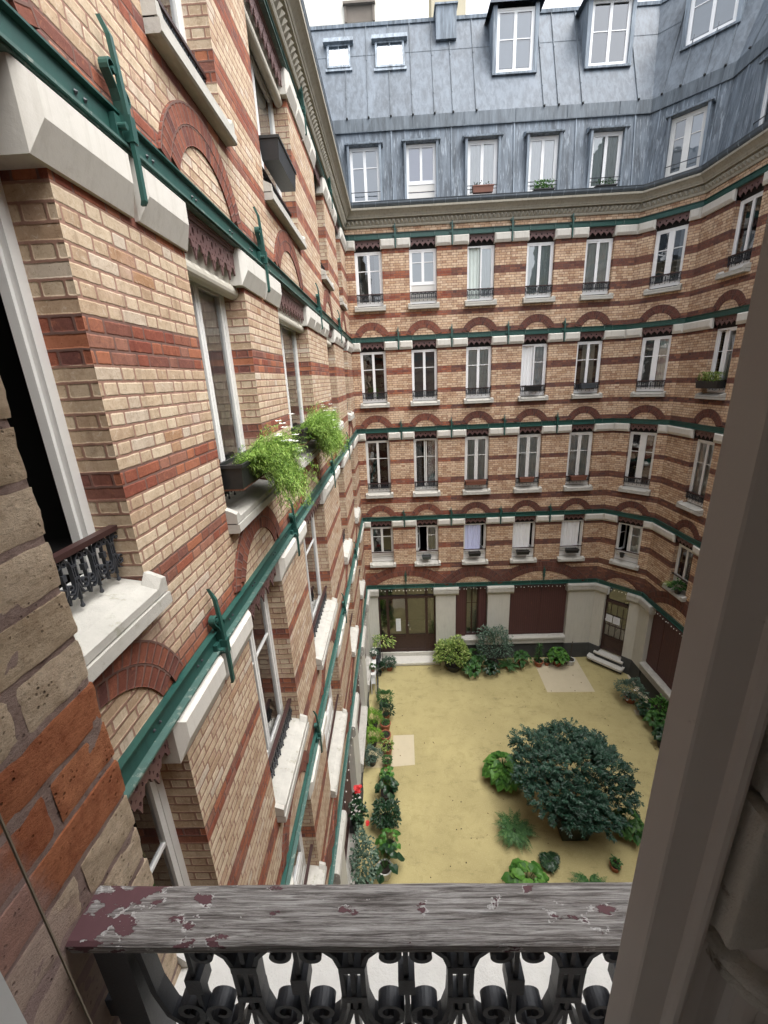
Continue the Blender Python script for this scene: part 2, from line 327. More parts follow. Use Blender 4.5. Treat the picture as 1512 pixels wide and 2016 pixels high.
def wood_mat():
    s = NT("weathered_rail_wood"); o = s.pos(); sp = s.n("ShaderNodeSeparateXYZ", {'Vector': o})
    g = s.noise(s.scl(o, (4.5, 120, 120)), 2.2, 9, .8, .5); g2 = s.noise(s.scl(o, (9, 240, 240)), 2.0, 5, .7)
    c = s.ramp(g, [(.32,(.035,.03,.028)),(.44,(.19,.172,.162)),(.55,(.44,.42,.405)),(.72,(.76,.75,.74))]); c = s.mix(s.math('MULTIPLY', s.step(g2, .55, .64), .6), c, (.05,.045,.042))
    paint = s.math('ADD', s.noise(s.scl(o, (14, 26, 26)), 1.6, 7, .62), s.math('MULTIPLY', s.step(sp.outputs[0], -.22, -.46), .17))
    pm = s.step(paint, .605, .622); pc = s.mix(s.noise(o, 45, 3), (.145,.07,.078), (.10,.048,.055))
    edge = s.math('MULTIPLY', s.step(paint, .575, .59), s.math('SUBTRACT', 1.0, pm)); c = s.mix(s.math('MULTIPLY', s.math('MULTIPLY', edge, s.step(s.noise(o, 50, 3), .52, .56)), .9), c, (.72,.71,.7)); c = s.mix(pm, c, pc)
    hgt = s.math('ADD', s.math('MULTIPLY', g, s.math('SUBTRACT', 1.0, pm)), s.math('MULTIPLY', pm, .75)); return s.done(c, .72, hgt, .9, .004, spec=.3)
M['wood'] = wood_mat()
def close_brick_mat(name, a, b, cc):
    s = NT(name); p = s.pos(); at = s.n("ShaderNodeAttribute", attribute_name='tint')
    c = s.mix(at.outputs['Fac'], a, b); n1 = s.noise(p, 38, 8, .75); n2 = s.noise(s.scl(p, (1, .6, 1.4)), 140, 6, .8); n3 = s.noise(p, 14, 5, .7)
    c = s.mix(s.step(n1, .38, .68), c, s.mix(.75, c, cc, 'MULTIPLY')); c = s.mix(s.math('MULTIPLY', s.step(n2, .52, .68), .55), c, [x*.42 for x in a]); c = s.mix(s.math('MULTIPLY', s.step(n3, .56, .7), .4), c, [x*1.35 for x in b])
    vo = s.n("ShaderNodeTexVoronoi", {'Scale': 120.0}); s.put(vo.inputs['Vector'], p); pit = s.math('MULTIPLY', s.math('SUBTRACT', 1.0, s.step(vo.outputs['Distance'], .1, .3)), s.step(n1, .5, .62)); c = s.mix(s.math('MULTIPLY', pit, .8), c, [x*.16 for x in a])
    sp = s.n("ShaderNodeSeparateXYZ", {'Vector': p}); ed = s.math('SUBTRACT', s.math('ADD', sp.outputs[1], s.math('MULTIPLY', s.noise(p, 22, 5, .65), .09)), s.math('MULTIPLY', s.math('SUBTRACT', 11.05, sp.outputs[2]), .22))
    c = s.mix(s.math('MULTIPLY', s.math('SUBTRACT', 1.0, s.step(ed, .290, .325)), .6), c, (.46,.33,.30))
    h = s.math('ADD', s.math('ADD', s.math('MULTIPLY', n1, .8), s.math('MULTIPLY', n2, .8)), s.math('MULTIPLY', pit, -.9)); return s.done(c, .93, h, 1.0, .005, spec=.2)
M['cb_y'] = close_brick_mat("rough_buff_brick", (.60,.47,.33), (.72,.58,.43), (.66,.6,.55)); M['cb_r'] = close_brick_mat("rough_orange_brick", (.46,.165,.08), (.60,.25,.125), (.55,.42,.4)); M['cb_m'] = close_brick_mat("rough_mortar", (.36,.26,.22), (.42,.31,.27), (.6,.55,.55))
def leaf_mat(name, a, b, c3=None, rough=.5):
    s = NT(name); at = s.n("ShaderNodeAttribute", attribute_name='tint'); c = s.ramp(at.outputs['Fac'], [(0, a), (.6, b), (1, c3 or b)])
    p = s.n("ShaderNodeBsdfPrincipled", {'Roughness': rough}); s.put(p.inputs['Base Color'], c); p.inputs['Specular IOR Level'].default_value = .35
    t = s.n("ShaderNodeBsdfTranslucent"); s.put(t.inputs[0], s.mix(.5, c, (.5,.8,.1), 'MULTIPLY')); mx = s.n("ShaderNodeMixShader", {0: .22}); s.t.links.new(p.outputs[0], mx.inputs[1]); s.t.links.new(t.outputs[0], mx.inputs[2]); s.t.links.new(mx.outputs[0], s.out.inputs[0]); return s.m
M['lf_bluegreen'] = leaf_mat("blue_green_leaflets", (.010,.033,.019), (.024,.068,.042), (.065,.125,.088), .42)
M['lf_bright'] = leaf_mat("bright_green_leaves", (.03,.10,.016), (.07,.19,.03), (.13,.28,.05)); M['lf_mid'] = leaf_mat("mid_green_leaves", (.018,.065,.016), (.045,.125,.028), (.09,.19,.05)); M['lf_dark'] = leaf_mat("dark_green_leaves", (.008,.028,.012), (.018,.052,.022), (.045,.09,.04), .35)
M['lf_varieg'] = leaf_mat("variegated_leaves", (.07,.14,.025), (.22,.30,.07), (.48,.52,.2)); M['lf_fern'] = leaf_mat("fern_fronds", (.03,.09,.025), (.06,.155,.045), (.11,.21,.07)); M['lf_feather'] = leaf_mat("feathery_green", (.11,.22,.03), (.23,.37,.06), (.38,.5,.13)); M['lf_grey'] = leaf_mat("grey_green_leaves", (.035,.075,.05), (.085,.14,.1), (.17,.23,.17)); M['lf_lime'] = leaf_mat("lime_foam", (.07,.18,.012), (.14,.28,.02), (.22,.37,.04))
# ------------------------------------------------------------------ facades of the courtyard
FL = Facade((-1.36, 0), (0, 1), (1, 0)); FB = Facade((0, 15), (1, 0), (0, -1))
FC = Facade((7.65, 15), (.6855, -.7281), (-.7281, -.6855)); FR = Facade((8.78, 13.8), (0, -1), (-1, 0)); FO = Facade((0, .453), (1, 0), (0, 1))
KBC, KCR = .4317, .397
ZA, ZB_, ZC, ZD, ZE = H+4.29, H+1.331, H-1.652, H-4.944, H-7.79
BANDS = [ZA, ZB_, ZC, ZD, ZE]
SILL = {0: (-2.02, -2.19), 1: (-2.12, -2.27), 2: (-2.36, -2.53), 3: (-1.89, -2.03)}
def snap(z): return round((z-ZB_)/CH)*CH+ZB_
STR = {}
def zones():
    R = [(ZA-.53, ZA+.0)]
    pats = [[(-1.02,-1.22),(-1.69,-1.88),(-2.24,-2.42),(-2.83,-2.96)], [(-1.02,-1.22),(-1.69,-1.88),(-2.24,-2.42),(-2.83,-2.98)], [(-1.11,-1.30),(-1.84,-2.03),(-2.56,-2.76),(-3.12,-3.29)], [(-1.13,-1.32),(-1.93,-2.16),(-2.31,-2.85)]]
    for k, T in enumerate(BANDS[:4]):
        if k: R.append((T-.53, T+.0))
        for a, b in pats[k]: R.append((T+b, T+a))
    return sorted((snap(a), snap(b)) for a, b in R)
RED = zones()
def is_red(z): return any(a < z < b for a, b in RED)
ZCUT = sorted({round(x, 4) for r in RED for x in r})
def quad_uv(mb, fac, P, UV, m): mb.add([fac.pt(*p) for p in P], [(0,1,2,3)], m, [UV])
def wall(fac, s0, s1, zlo, zhi, openings, mats, name, parent, dark_from=None, rev=.2, room=True):
    """openings: (s0,s1,z0,z1). materials: yellow, red, dark red, dark room, render"""
    mb = MB(); sc = sorted({s0, s1} | {x for o in openings for x in o[:2]} | ({dark_from} if dark_from else set()))
    sc = [x for x in sc if s0 <= x <= s1]
    zc = sorted({zlo, zhi} | {x for o in openings for x in o[2:4]} | set(ZCUT)); zc = [z for z in zc if zlo <= z <= zhi]
    def mt(s, z):
        if not is_red(z): return 0
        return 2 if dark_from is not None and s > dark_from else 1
    for a, b in zip(sc, sc[1:]):
        zr = None
        for z0, z1 in zip(zc, zc[1:]):
            sm, zm = (a+b)/2, (z0+z1)/2
            if any(o[0] < sm < o[1] and o[2] < zm < o[3] for o in openings): continue
            quad_uv(mb, fac, [(a,0,z0),(b,0,z0),(b,0,z1),(a,0,z1)], [(a+20, z0-ZB_+20*CH*10),(b+20, z0-ZB_+20*CH*10),(b+20, z1-ZB_+20*CH*10),(a+20, z1-ZB_+20*CH*10)], mt(sm, zm))
    U = 20*CH*10
    for o in openings:
        zz = sorted({o[2], o[3]} | {z for z in ZCUT if o[2] < z < o[3]})
        for z0, z1 in zip(zz, zz[1:]):
            for s in (o[0], o[1]):
                m = mt(s, (z0+z1)/2)
                quad_uv(mb, fac, [(s,0,z0),(s,-rev-.12,z0),(s,-rev-.12,z1),(s,0,z1)], [(7.0, z0-ZB_+U),(7.0+rev+.12, z0-ZB_+U),(7.0+rev+.12, z1-ZB_+U),(7.0, z1-ZB_+U)], m)
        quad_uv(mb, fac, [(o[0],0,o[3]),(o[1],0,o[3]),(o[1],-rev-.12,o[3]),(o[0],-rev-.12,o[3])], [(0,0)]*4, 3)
        quad_uv(mb, fac, [(o[0],0,o[2]),(o[1],0,o[2]),(o[1],-rev-.12,o[2]),(o[0],-rev-.12,o[2])], [(0,0)]*4, 4)
        if not room: continue
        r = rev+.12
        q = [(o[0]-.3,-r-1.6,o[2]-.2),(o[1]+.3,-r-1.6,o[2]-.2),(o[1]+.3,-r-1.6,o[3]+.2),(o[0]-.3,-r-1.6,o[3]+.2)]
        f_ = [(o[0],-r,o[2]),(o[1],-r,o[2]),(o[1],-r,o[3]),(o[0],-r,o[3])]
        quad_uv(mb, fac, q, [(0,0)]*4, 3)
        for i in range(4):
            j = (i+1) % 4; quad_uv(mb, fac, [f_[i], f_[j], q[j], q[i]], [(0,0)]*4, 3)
    return mb.build(name, mats, parent, org=fac.pt((s0+s1)/2, 0, zlo))
def arch(fac, parent, sc, T, w, mat, tymp, small=False, pr=0, name='arch', ri=None, cz=None, ro=None, base=.03):
    """segmental relieving arch above the steel beam: two rings of brick, yellow brick below"""
    k = w/.84; ri = ri or .39*(.55+.45*k) if ri is None else ri; th = .23 if ro is None else ro-ri
    cz = cz if cz is not None else (.225-ri if k < 1.2 else .21-ri); mb = MB(); n = 22
    for ring in (0, 1):
        r0 = ri+ring*th/2; r1 = r0+th/2
        zb = base if ring else base; cosv = max(-1, min(1, (zb-cz)/r0 if ring == 0 else (zb-cz+.0)/(r0+th*.25))); a1 = math.acos(cosv) + (-.02 if ring == 0 else 0)
        if ring == 0: a1 = math.acos(max(-1, min(1, (zb+.02-cz)/((r0+r1)/2))))
        A = [-a1+2*a1*i/n for i in range(n+1)]
        for d0, d1 in ((.0, .016+.003*ring+pr),):
            for i in range(n):
                a, b = A[i], A[i+1]
                P = lambda r, t, d: fac.pt(sc+r*math.sin(t), d, T+cz+r*math.cos(t))
                u0, u1 = ring*.113, ring*.113+.113; rm = (r0+r1)/2
                mb.add([P(r0,a,d1),P(r1,a,d1),P(r1,b,d1),P(r0,b,d1)], [(0,1,2,3)], 0, [[(u0, a*rm+9*.068), (u1, a*rm+9*.068), (u1, b*rm+9*.068), (u0, b*rm+9*.068)]])
                mb.add([P(r0,a,-.03),P(r0,a,d1),P(r0,b,d1),P(r0,b,-.03)], [(0,1,2,3)], 0, [[(0,a*rm),(.03,a*rm),(.03,b*rm),(0,b*rm)]])
                mb.add([P(r1,a,0),P(r1,a,d1),P(r1,b,d1),P(r1,b,0)], [(0,1,2,3)], 0, [[(0,a*rm),(.03,a*rm),(.03,b*rm),(0,b*rm)]])
            for t in (A[0], A[-1]): mb.add([P(r0,t,0),P(r1,t,0),P(r1,t,d1),P(r0,t,d1)], [(0,1,2,3)], 0, [[(0,0),(.1,0),(.1,.02),(0,.02)]])
    at = math.acos(max(-1, min(1, (.0-cz)/ri))); vs = [fac.pt(sc, .003, T+.0)]; uv = [(sc+20, T-ZB_+20*CH*10)]
    for i in range(n+1):
        t = -at+2*at*i/n; x, z = sc+ri*math.sin(t), T+cz+ri*math.cos(t); vs.append(fac.pt(x, .003, max(z, T))); uv.append((x+20, z-ZB_+20*CH*10))
    fs = [(0, i+1, i+2) for i in range(n)]; mb.add(vs, fs, 1, [[uv[k] for k in f] for f in fs])
    return mb.build(name, [mat, tymp], parent)
def lintel(fac, parent, s0, s1, T, far=True, lobes=1, name='lintel_stone', k0=0, k1=0, h0=-.155, h1=-.42, dep=.09):
    mb = MB(); h1 = h1 if far else -.46; cx = .045 if far else .05; mid = dep*(.55 if far else .3); ct = .035 if far else .05; cb = .075 if far else .13
    w = (s1-s0)/lobes
    for i in range(lobes):
        a, b = s0+i*w, s0+(i+1)*w
        ca = cx; cb_ = cx
        ring = lambda d, ia, ib, t, bt: [(a+ia+(k0*d if i == 0 else 0), d, T+h1+bt), (b-ib-(k1*d if i == lobes-1 else 0), d, T+h1+bt), (b-ib-(k1*d if i == lobes-1 else 0), d, T+h0-t), (a+ia+(k0*d if i == 0 else 0), d, T+h0-t)]
        R = [ring(-.3, 0, 0, 0, 0), ring(mid, 0, 0, 0, 0), ring(dep, ca, cb_, ct, cb)]
        vs = [fac.pt(*p) for r in R for p in r]; fs = []
        for q in range(2):
            for k in range(4): fs.append((q*4+k, q*4+(k+1) % 4, q*4+4+(k+1) % 4, q*4+4+k))
        fs.append((8,9,10,11)); mb.add(vs, fs, 0)
    return mb.build(name, M['stone'], parent)
def beam(fac, parent, s0, s1, T, k0, k1, plates=(), rivets=(), mat='green', name='steel_beam', h=.15):
    mb = MB(); B_ = h
    prof = [(-.02,T),(.045,T),(.045,T-.010),(.018,T-.014),(.018,T-B_+.014),(.06,T-B_+.010),(.06,T-B_),(-.02,T-B_)]
    fac.prism(mb, s0, s1, prof, k0, k1)
    fac.prism(mb, s0, s1, [(.0,T-B_-.003),(.045,T-B_-.003),(.045,T-B_-.012),(0,T-B_-.012)], k0, k1, m=1)
    if fac is FL: fac.prism(mb, s0, s1, [(.018,T-B_+.0135),(.062,T-B_+.0125),(.062,T-B_-.001),(.0605,T-B_-.001),(.0605,T-B_+.0105),(.018,T-B_+.0145)], k0, k1, m=1, caps=False)
    for s in plates: fac.box(mb, s-.008, s+.008, .015, .043, T-B_+.013, T-.013, 1)
    for s in rivets:
        for z in (T-.055, T-.085):
            x = s+(.03 if z < T-.06 else -.03); mb.add([fac.pt(x+.011*math.cos(a), .022, T-.075+.011*math.sin(a)) for a in [i*math.pi/3 for i in range(6)]]+[fac.pt(x, .034, T-.075)], [(i, (i+1) % 6, 6) for i in range(6)], 2)
    return mb.build(name, [M[mat], M['greenl'], M['iron']], parent)
def anchor(fac, parent, s, T, big=False, name='iron_anchor', short=False):
    mb = MB(); wd = .03 if big else .034; lo = -.44 if not short else -.02; up_ = .38 if big else .30
    if short: up_ = .62
    lo = lo if short else (-.40 if big else -.43); zs = [lo, lo+.02, -.2 if not short else .1, -.02 if not short else .3, .16 if not short else .42, up_-.08, up_]
    ds = [.085, .095, .095, .09, .08, .07, .035]
    if short: ds = [.09,.09,.07,.06,.06,.05,.04]
    ws = [wd*.6, wd, wd, wd*1.15, wd, wd*.9, .004]
    vs = []; fs = []
    for z, d, w_ in zip(zs, ds, ws): vs += [fac.pt(s-w_/2, d-.022, T+z), fac.pt(s+w_/2, d-.022, T+z), fac.pt(s+w_/2, d, T+z), fac.pt(s-w_/2, d, T+z)]
    for i in range(len(zs)-1):
        for k in range(4): fs.append((i*4+k, i*4+(k+1) % 4, i*4+4+(k+1) % 4, i*4+4+k))
    fs += [(0,1,2,3)]; mb.add(vs, fs, 0)
    if not short: fac.box(mb, s-wd*.75, s+wd*.75, .046, .10, T-.13, T-.02, 0); 
    if short:
        for sg, zc in ((-1,.42),(1,.42),(-1,.28),(1,.28),(-1,.52),(1,.52)):
            ribbon(mb, fac, s, .05, T, [(sg*.006, zc-.13), (sg*.03, zc-.10), (sg*.05, zc-.05), (sg*.045, zc-.02), (sg*.03, zc-.03)], .011, .03, 0)
    else:
        for sg, zc in ((-1, .17), (1, .09)):
            R_ = .036; path = [(sg*.004, zc-.20), (sg*.010, zc-.13), (sg*.026, zc-.085), (sg*.054, zc-.05)]
            path += [(sg*(.040+(R_-.014*j/12)*math.cos(-.5+4.6*j/12)), zc-.012+(R_-.014*j/12)*math.sin(-.5+4.6*j/12)) for j in range(13)]
            ribbon(mb, fac, s, .045, T, path, .009, .045, 0)
            lathe_c = fac.pt(s+sg*.032, .03, T+zc-.016); A = [i*math.pi/5 for i in range(10)]
            mb.add([fac.pt(s+sg*.030+.014*math.cos(t), d, T+zc-.018+.014*math.sin(t)) for d in (.02, .07) for t in A], [(i, (i+1) % 10, 10+(i+1) % 10, 10+i) for i in range(10)]+[tuple(range(10, 20))], 0)
        fac.box(mb, s-.075, s-.02, .02, .05, T-.13, T-.03, 0); A = [i*math.pi/5 for i in range(10)]
        mb.add([fac.pt(s-.05+.016*math.cos(t), d, T-.08+.016*math.sin(t)) for d in (.05, .09) for t in A], [(i, (i+1) % 10, 10+(i+1) % 10, 10+i) for i in range(10)]+[tuple(range(10, 20))], 0)
    return mb.build(name, M['green'], parent)
def sill(fac, parent, s0, s1, zt, zb, proj=.13, name='sill', ov=.07, far=True, depth=.2):
    mb = MB(); a, b = s0-ov, s1+ov; zm = zb+(zt-zb)*.42
    # sloping seat inside the opening, then upper slab with raised ends, groove, lower slab
    mb.add([fac.pt(*p) for p in [(s0,-depth,zt+.01),(s1,-depth,zt+.01),(s1,-.0,zt-.025),(s0,-.0,zt-.025),(s0,-depth,zb),(s1,-depth,zb),(s1,0,zb),(s0,0,zb)]], BOXF, 0)
    fac.prism(mb, s0-.0, s1+.0, [(0, zt-.025),(proj, zt-.055),(proj, zm+.008),(0, zm+.008)], m=0)
    for x0, x1, xi in ((a, s0, s0+.045), (b, s1, s1-.045)):
        T0 = zt+.03; vs = [(x0,0,zm+.008),(xi,0,zm+.008),(xi,proj+.002,zm+.008),(x0,proj+.002,zm+.008),(x0,0,T0-.01),(x1,0,T0),(xi,0,zt-.025),(x0,proj+.002,T0-.05),(x1,proj+.002,T0-.04),(xi,proj+.002,zt-.055)]
        mb.add([fac.pt(*p) for p in vs], [(0,1,2,3),(0,3,7,4),(3,2,9,8,7),(4,7,8,5),(5,8,9,6),(0,4,5,6,1)], 0)
    fac.prism(mb, a+.004, b-.004, [(0, zm+.009),(proj-.02, zm+.009),(proj-.02, zm),(0, zm)], m=1)
    fac.prism(mb, a+.002, b-.002, [(0, zm),(proj+.012, zm),(proj+.014, zb+.012),(proj, zb),(0, zb-.0)], m=0)
    return mb.build(name, [M['sill'], M['dark']], parent)
# valance (lambrequin) with cut-outs, from a filled curve
_val = {}
def valance_arrays(w, fine):
    key = (round(w, 3), fine)
    if key in _val: return _val[key]
    cu = bpy.data.curves.new("t", 'CURVE'); cu.dimensions = '2D'; cu.fill_mode = 'BOTH'; cu.extrude = .007
    def poly(pts):
        sp = cu.splines.new('POLY'); sp.points.add(len(pts)-1)
        for p, q in zip(sp.points, pts): p.co = (q[0], q[1], 0, 1)
        sp.use_cyclic_u = True
    n = max(2, int(round(w/.17))); p = w/n; O = [(0, 0), (w, 0), (w, -.15)]
    for i in range(n-1, -1, -1):
        x = i*p
        for t, z in ((1,-.15),(.93,-.142),(.84,-.155),(.78,-.19),(.66,-.19),(.6,-.215),(.5,-.262),(.4,-.215),(.34,-.19),(.22,-.19),(.16,-.155),(.07,-.142)): O.append((x+p*t, z))
    O.append((0, -.15)); poly(O)
    circ = lambda cx, cz, r, k=8, sq=1.: [(cx+r*math.cos(2*math.pi*j/k), cz+r*sq*math.sin(2*math.pi*j/k)) for j in range(k)]
    for i in range(n):
        x = i*p+p/2
        poly(circ(x, -.085, .019 if fine else .022, 10, 1.5))
        if fine:
            poly(circ(x, -.20, .011, 6, 1.7)); poly(circ(x-p*.3, -.12, .009, 4, 1.8)); poly(circ(x+p*.3, -.12, .009, 4, 1.8))
            poly(circ(x-p*.2, -.045, .007, 4, 1.2)); poly(circ(x+p*.2, -.045, .007, 4, 1.2))
            if i: poly(circ(i*p, -.06, .011, 6, 1.9))
            for sg in (-1, 1): poly(circ(x+sg*p*.14, -.15, .011, 3, 1.3))
        elif i: poly(circ(i*p, -.09, .007, 6))
    ob = bpy.data.objects.new("t", cu); COL.objects.link(ob); bpy.context.view_layer.update()
    me = bpy.data.meshes.new_from_object(ob.evaluated_get(bpy.context.evaluated_depsgraph_get()))
    r = ([tuple(v.co) for v in me.vertices], [tuple(q.vertices) for q in me.polygons])
    bpy.data.objects.remove(ob); bpy.data.meshes.remove(me); _val[key] = r; return r
def valance(fac, parent, s0, s1, T, d=-.03, fine=False, name='valance'):
    w = s1-s0; V, Fs = valance_arrays(w, fine); k = 1.0 if fine else .78
    mb = MB(); mb.add([fac.pt(s0+v[0], d+v[2], T-.185+v[1]*k) for v in V], Fs, 0)
    fac.box(mb, s0, s1, d-.03, d+.03, T-.178, T-.162, 0); fac.box(mb, s0, s1, d-.03, d+.018, T-.205, T-.178, 0)
    mb.add(fac.pts([(s0, -.125 if not fine else -.19, T-.15), (s1, -.125 if not fine else -.19, T-.15), (s1, -.125 if not fine else -.19, T-.45), (s0, -.125 if not fine else -.19, T-.45)]), [(0,1,2,3)], 1)
    return mb.build(name, [M['brown'], M['dark']], parent)
# cast-iron balcony panel
def spiral(cx, cz, r, a0, turns, sg, n):
    return [(cx+sg*r*(1-.72*i/n)*math.cos(a0+turns*2*math.pi*i/n), cz+r*(1-.72*i/n)*math.sin(a0+turns*2*math.pi*i/n)) for i in range(n+1)]
def iron_panel(mb, fac, s0, s1, d, zt, hgt, phase=None, lod=2, p=.132):
    """hangs from zt (under the rail); hgt = overall height"""
    k = hgt/.27; S = 24 if lod == 2 else 6; dep = .017 if lod == 2 else .012; t = .0062 if lod == 2 else .009
    c = phase if phase is not None else (s0+s1)/2; i0 = math.ceil((s0-c)/p*2); i1 = math.floor((s1-c)/p*2)
    for i in range(i0, i1+1):
        s = c+i*p/2
        if i % 2 == 0:
            ribbon(mb, fac, s, d, zt, [(0,0),(0,-.215*k)], t, dep)
            for sg in (-1, 1):
                path = spiral(.048, -.024*k, .019, -2.0 if sg else 0, 1.15, sg, S)[::-1]
                path = [(sg*abs(q[0]) if False else q[0]*1.0, q[1]) for q in spiral(sg*.048, -.022*k, .018, 2.6, 1.1, sg*-1, S)][::-1]
                up_ = [(sg*(.046+.02*math.cos(a)), -.024*k+.02*math.sin(a)) for a in [(-.3+j*.55) for j in range(5)]]
                # top scroll, bar, bottom U and scroll
                sc_t = [(sg*(.046+r*math.cos(a)), -.026*k+r*math.sin(a)) for r, a in [(.018-.0012*j, math.pi*.9-(S-j)*.62-.0) for j in range(S, -1, -1)]]
                top = [(sg*(.046+(.006+.013*j/S)*math.cos(math.pi*.62+ (S-j)*-5.6/S)), -.025*k+(.006+.013*j/S)*math.sin(math.pi*.62+(S-j)*-5.6/S)) for j in range(S+1)]
                mid = [(sg*.020, -.028*k), (sg*.0135, -.05*k), (sg*.013, -.10*k), (sg*.0145, -.132*k), (sg*.021, -.158*k), (sg*.034, -.172*k), (sg*.049, -.171*k), (sg*.060, -.158*k)]
                bot = [(sg*(.043+(.019-.013*j/S)*math.cos(-.55+6.0*j/S)), -.143*k+(.019-.013*j/S)*math.sin(-.55+6.0*j/S)) for j in range(S+1)]
                ribbon(mb, fac, s, d, zt, top+mid+bot, t, dep*1.15)
                ribbon(mb, fac, s, d, zt, [(sg*.004,-.135*k),(sg*.012,-.165*k),(sg*.026,-.19*k),(sg*.043,-.196*k)], [t,t,t*1.1,t*.7], dep*1.1)
            for z in (-.052, -.112): fac.box(mb, s-.0165, s+.0165, d-dep*.62, d+dep*.62, zt+(z-.006)*k, zt+(z+.006)*k)
            z0 = -.215*k; lathe_s(mb, fac, s, d, zt+z0, [(.004,0),(.0055,-.012),(.006,-.02),(.010,-.03),(.0095,-.037),(.003,-.042)])
        else:
            ribbon(mb, fac, s, d, zt, [(0,0),(0,-.2*k)], t, dep)
            fac.box(mb, s-.0105, s+.0105, d-dep*.7, d+dep*.7, zt-.098*k, zt-.068*k)
            ribbon(mb, fac, s, d, zt, [(0,-.165*k),(0,-.185*k),(0,-.215*k)], [.008,.017,.004], dep)
    fac.box(mb, s0, s1, d-.008, d+.008, zt-.004, zt+.006)
def lathe_s(mb, fac, s, d, z, prof, n=8):
    vs = [fac.pt(s+r*math.cos(2*math.pi*k/n), d+r*math.sin(2*math.pi*k/n), z+h) for r, h in prof for k in range(n)]
    fs = [(i*n+k, i*n+(k+1) % n, (i+1)*n+(k+1) % n, (i+1)*n+k) for i in range(len(prof)-1) for k in range(n)]; mb.add(vs, fs, 0)
def railing(fac, parent, s0, s1, zt, hgt=.25, d=-.07, lod=1, railmat='brownd', bar=True, name='railing'):
    mb = MB(); iron_panel(mb, fac, s0+.01, s1-.01, d, zt-.03, hgt, lod=lod)
    o = mb.build(name, M['iron'], parent)
    m2 = MB(); fac.box(m2, s0+.002, s1-.002, d-.022, d+.022, zt-.026, zt); m2.build('handrail', M[railmat], o)
    return o
# windows
def window(fac, parent, s0, s1, z0, z1, d=-.2, bar=True, cur=None, mat='whiteb', open_=None, fr=.055, curd=None, barfrac=.34, panel=0, center=.085, half=None, name='window', leafw=None, roll=False, ang=None):
    """French window: fixed frame with two leaves; open_ = 'L' / 'R' leaf swung into the room"""
    w = s1-s0; mb = MB(); ang_ = ang
    fac.box(mb, s0, s0+fr, d-.06, d, z0, z1); fac.box(mb, s1-fr, s1, d-.06, d, z0, z1)
    fac.box(mb, s0+fr, s1-fr, d-.058, d-.002, z1-fr, z1); fac.box(mb, s0+fr, s1-fr, d-.058, d-.002, z0, z0+fr*.9)
    zb = z0+fr*.9
    if panel > 0:
        fac.box(mb, s0+fr, s1-fr, d-.05, d-.012, zb, zb+panel*.45-.01, 1); fac.box(mb, s0+fr, s1-fr, d-.05, d-.016, zb+panel*.5, zb+panel-.03, 1); fac.box(mb, s0+fr, s1-fr, d-.055, d-.004, zb+panel-.03, zb+panel, 0); zb += panel
    o = mb.build(name, [M[mat], M['blind_w']], parent)
    sm = (s0+s1)/2; st = .042 if leafw is None else leafw
    for side in ('L', 'R'):
        a, b = (s0+fr, sm) if side == 'L' else (sm, s1-fr); zt = z1-fr
        lf = MB(); g = MB(); bs = barfrac*(zt-zb)
        if open_ and side in open_:
            ln = b-a; ang = math.radians(ang_ if ang_ else (72 if len(open_) == 1 else 14)); hs_, sg = (a, 1) if side == 'L' else (b, -1)
            if open_ in ('l', 'r'): pass
            q = lambda x, y, z: fac.pt(hs_+sg*(x*math.cos(ang)+y*math.sin(ang)), d-.03-(x*math.sin(ang)-y*math.cos(ang)), z)
            def bx(m, x0, x1, zz0, zz1, y0=-.02, y1=.02): m.add([q(x,y,z) for z in (zz0, zz1) for x, y in ((x0,y0),(x1,y0),(x1,y1),(x0,y1))], BOXF, 0)
            bx(lf, 0, st, zb, zt); bx(lf, ln-st, ln, zb, zt); bx(lf, st, ln-st, zb, zb+st*1.6); bx(lf, st, ln-st, zt-st, zt)
            if bar: bx(lf, st, ln-st, zt-bs-.012, zt-bs+.012, -.012, .012)
            g.add([q(st,0,zb+st), q(ln-st,0,zb+st), q(ln-st,0,zt-st), q(st,0,zt-st)], [(0,1,2,3)], 0)
        else:
            cw = center/2; la, lb = (st, cw) if side == 'L' else (cw, st); dd = d-.012+(.004 if side == 'R' else 0)
            fac.box(lf, a, a+la, d-.052, dd, zb, zt); fac.box(lf, b-lb, b, d-.052, dd, zb, zt)
            fac.box(lf, a+la, b-lb, d-.05, dd-.002, zb, zb+st*1.6); fac.box(lf, a+la, b-lb, d-.05, dd-.002, zt-st, zt)
            if bar: fac.box(lf, a+la, b-lb, d-.04, dd-.006, zt-bs-.011, zt-bs+.011)
            g.add(fac.pts([(a+la,d-.03,zb+st),(b-lb,d-.03,zb+st),(b-lb,d-.03,zt-st),(a+la,d-.03,zt-st)]), [(0,1,2,3)], 0)
        l = lf.build('casement', M[mat], o); g.build('pane', M['glass'], o)
    if cur:
        cd = d-(.075 if curd is None else curd)
        for seg in cur: curtain(fac, o, s0+w*seg[0], s0+w*seg[1], z0+.03+(seg[3] if len(seg) > 3 else 0), z1-.03, cd, seg[2])
    return o
def curtain(fac, parent, s0, s1, z0, z1, d, mat, name='curtain', flat=False):
    if mat in ('cur_dim', 'cur_frost', 'cur_sky', 'cur_lil'): flat = True
    n = max(2, int((s1-s0)/.018)); ph = random.random()*6; amp = 0 if flat else .016
    vs = []; uv = []
    for i in range(n+1):
        s = s0+(s1-s0)*i/n; w_ = math.sin(i*1.05+ph)+.5*math.sin(i*.43+ph*2)
        vs += [fac.pt(s, d+amp*w_, z0), fac.pt(s+(0 if flat else .01*math.sin(ph+i*.3)), d+amp*w_*.8, z1)]; uv += [(s, z0), (s, z1)]
    fs = [(2*i, 2*i+2, 2*i+3, 2*i+1) for i in range(n)]
    return put(name, vs, fs, M[mat], parent, None, [uv[k] for f in fs for k in f], smooth=True)
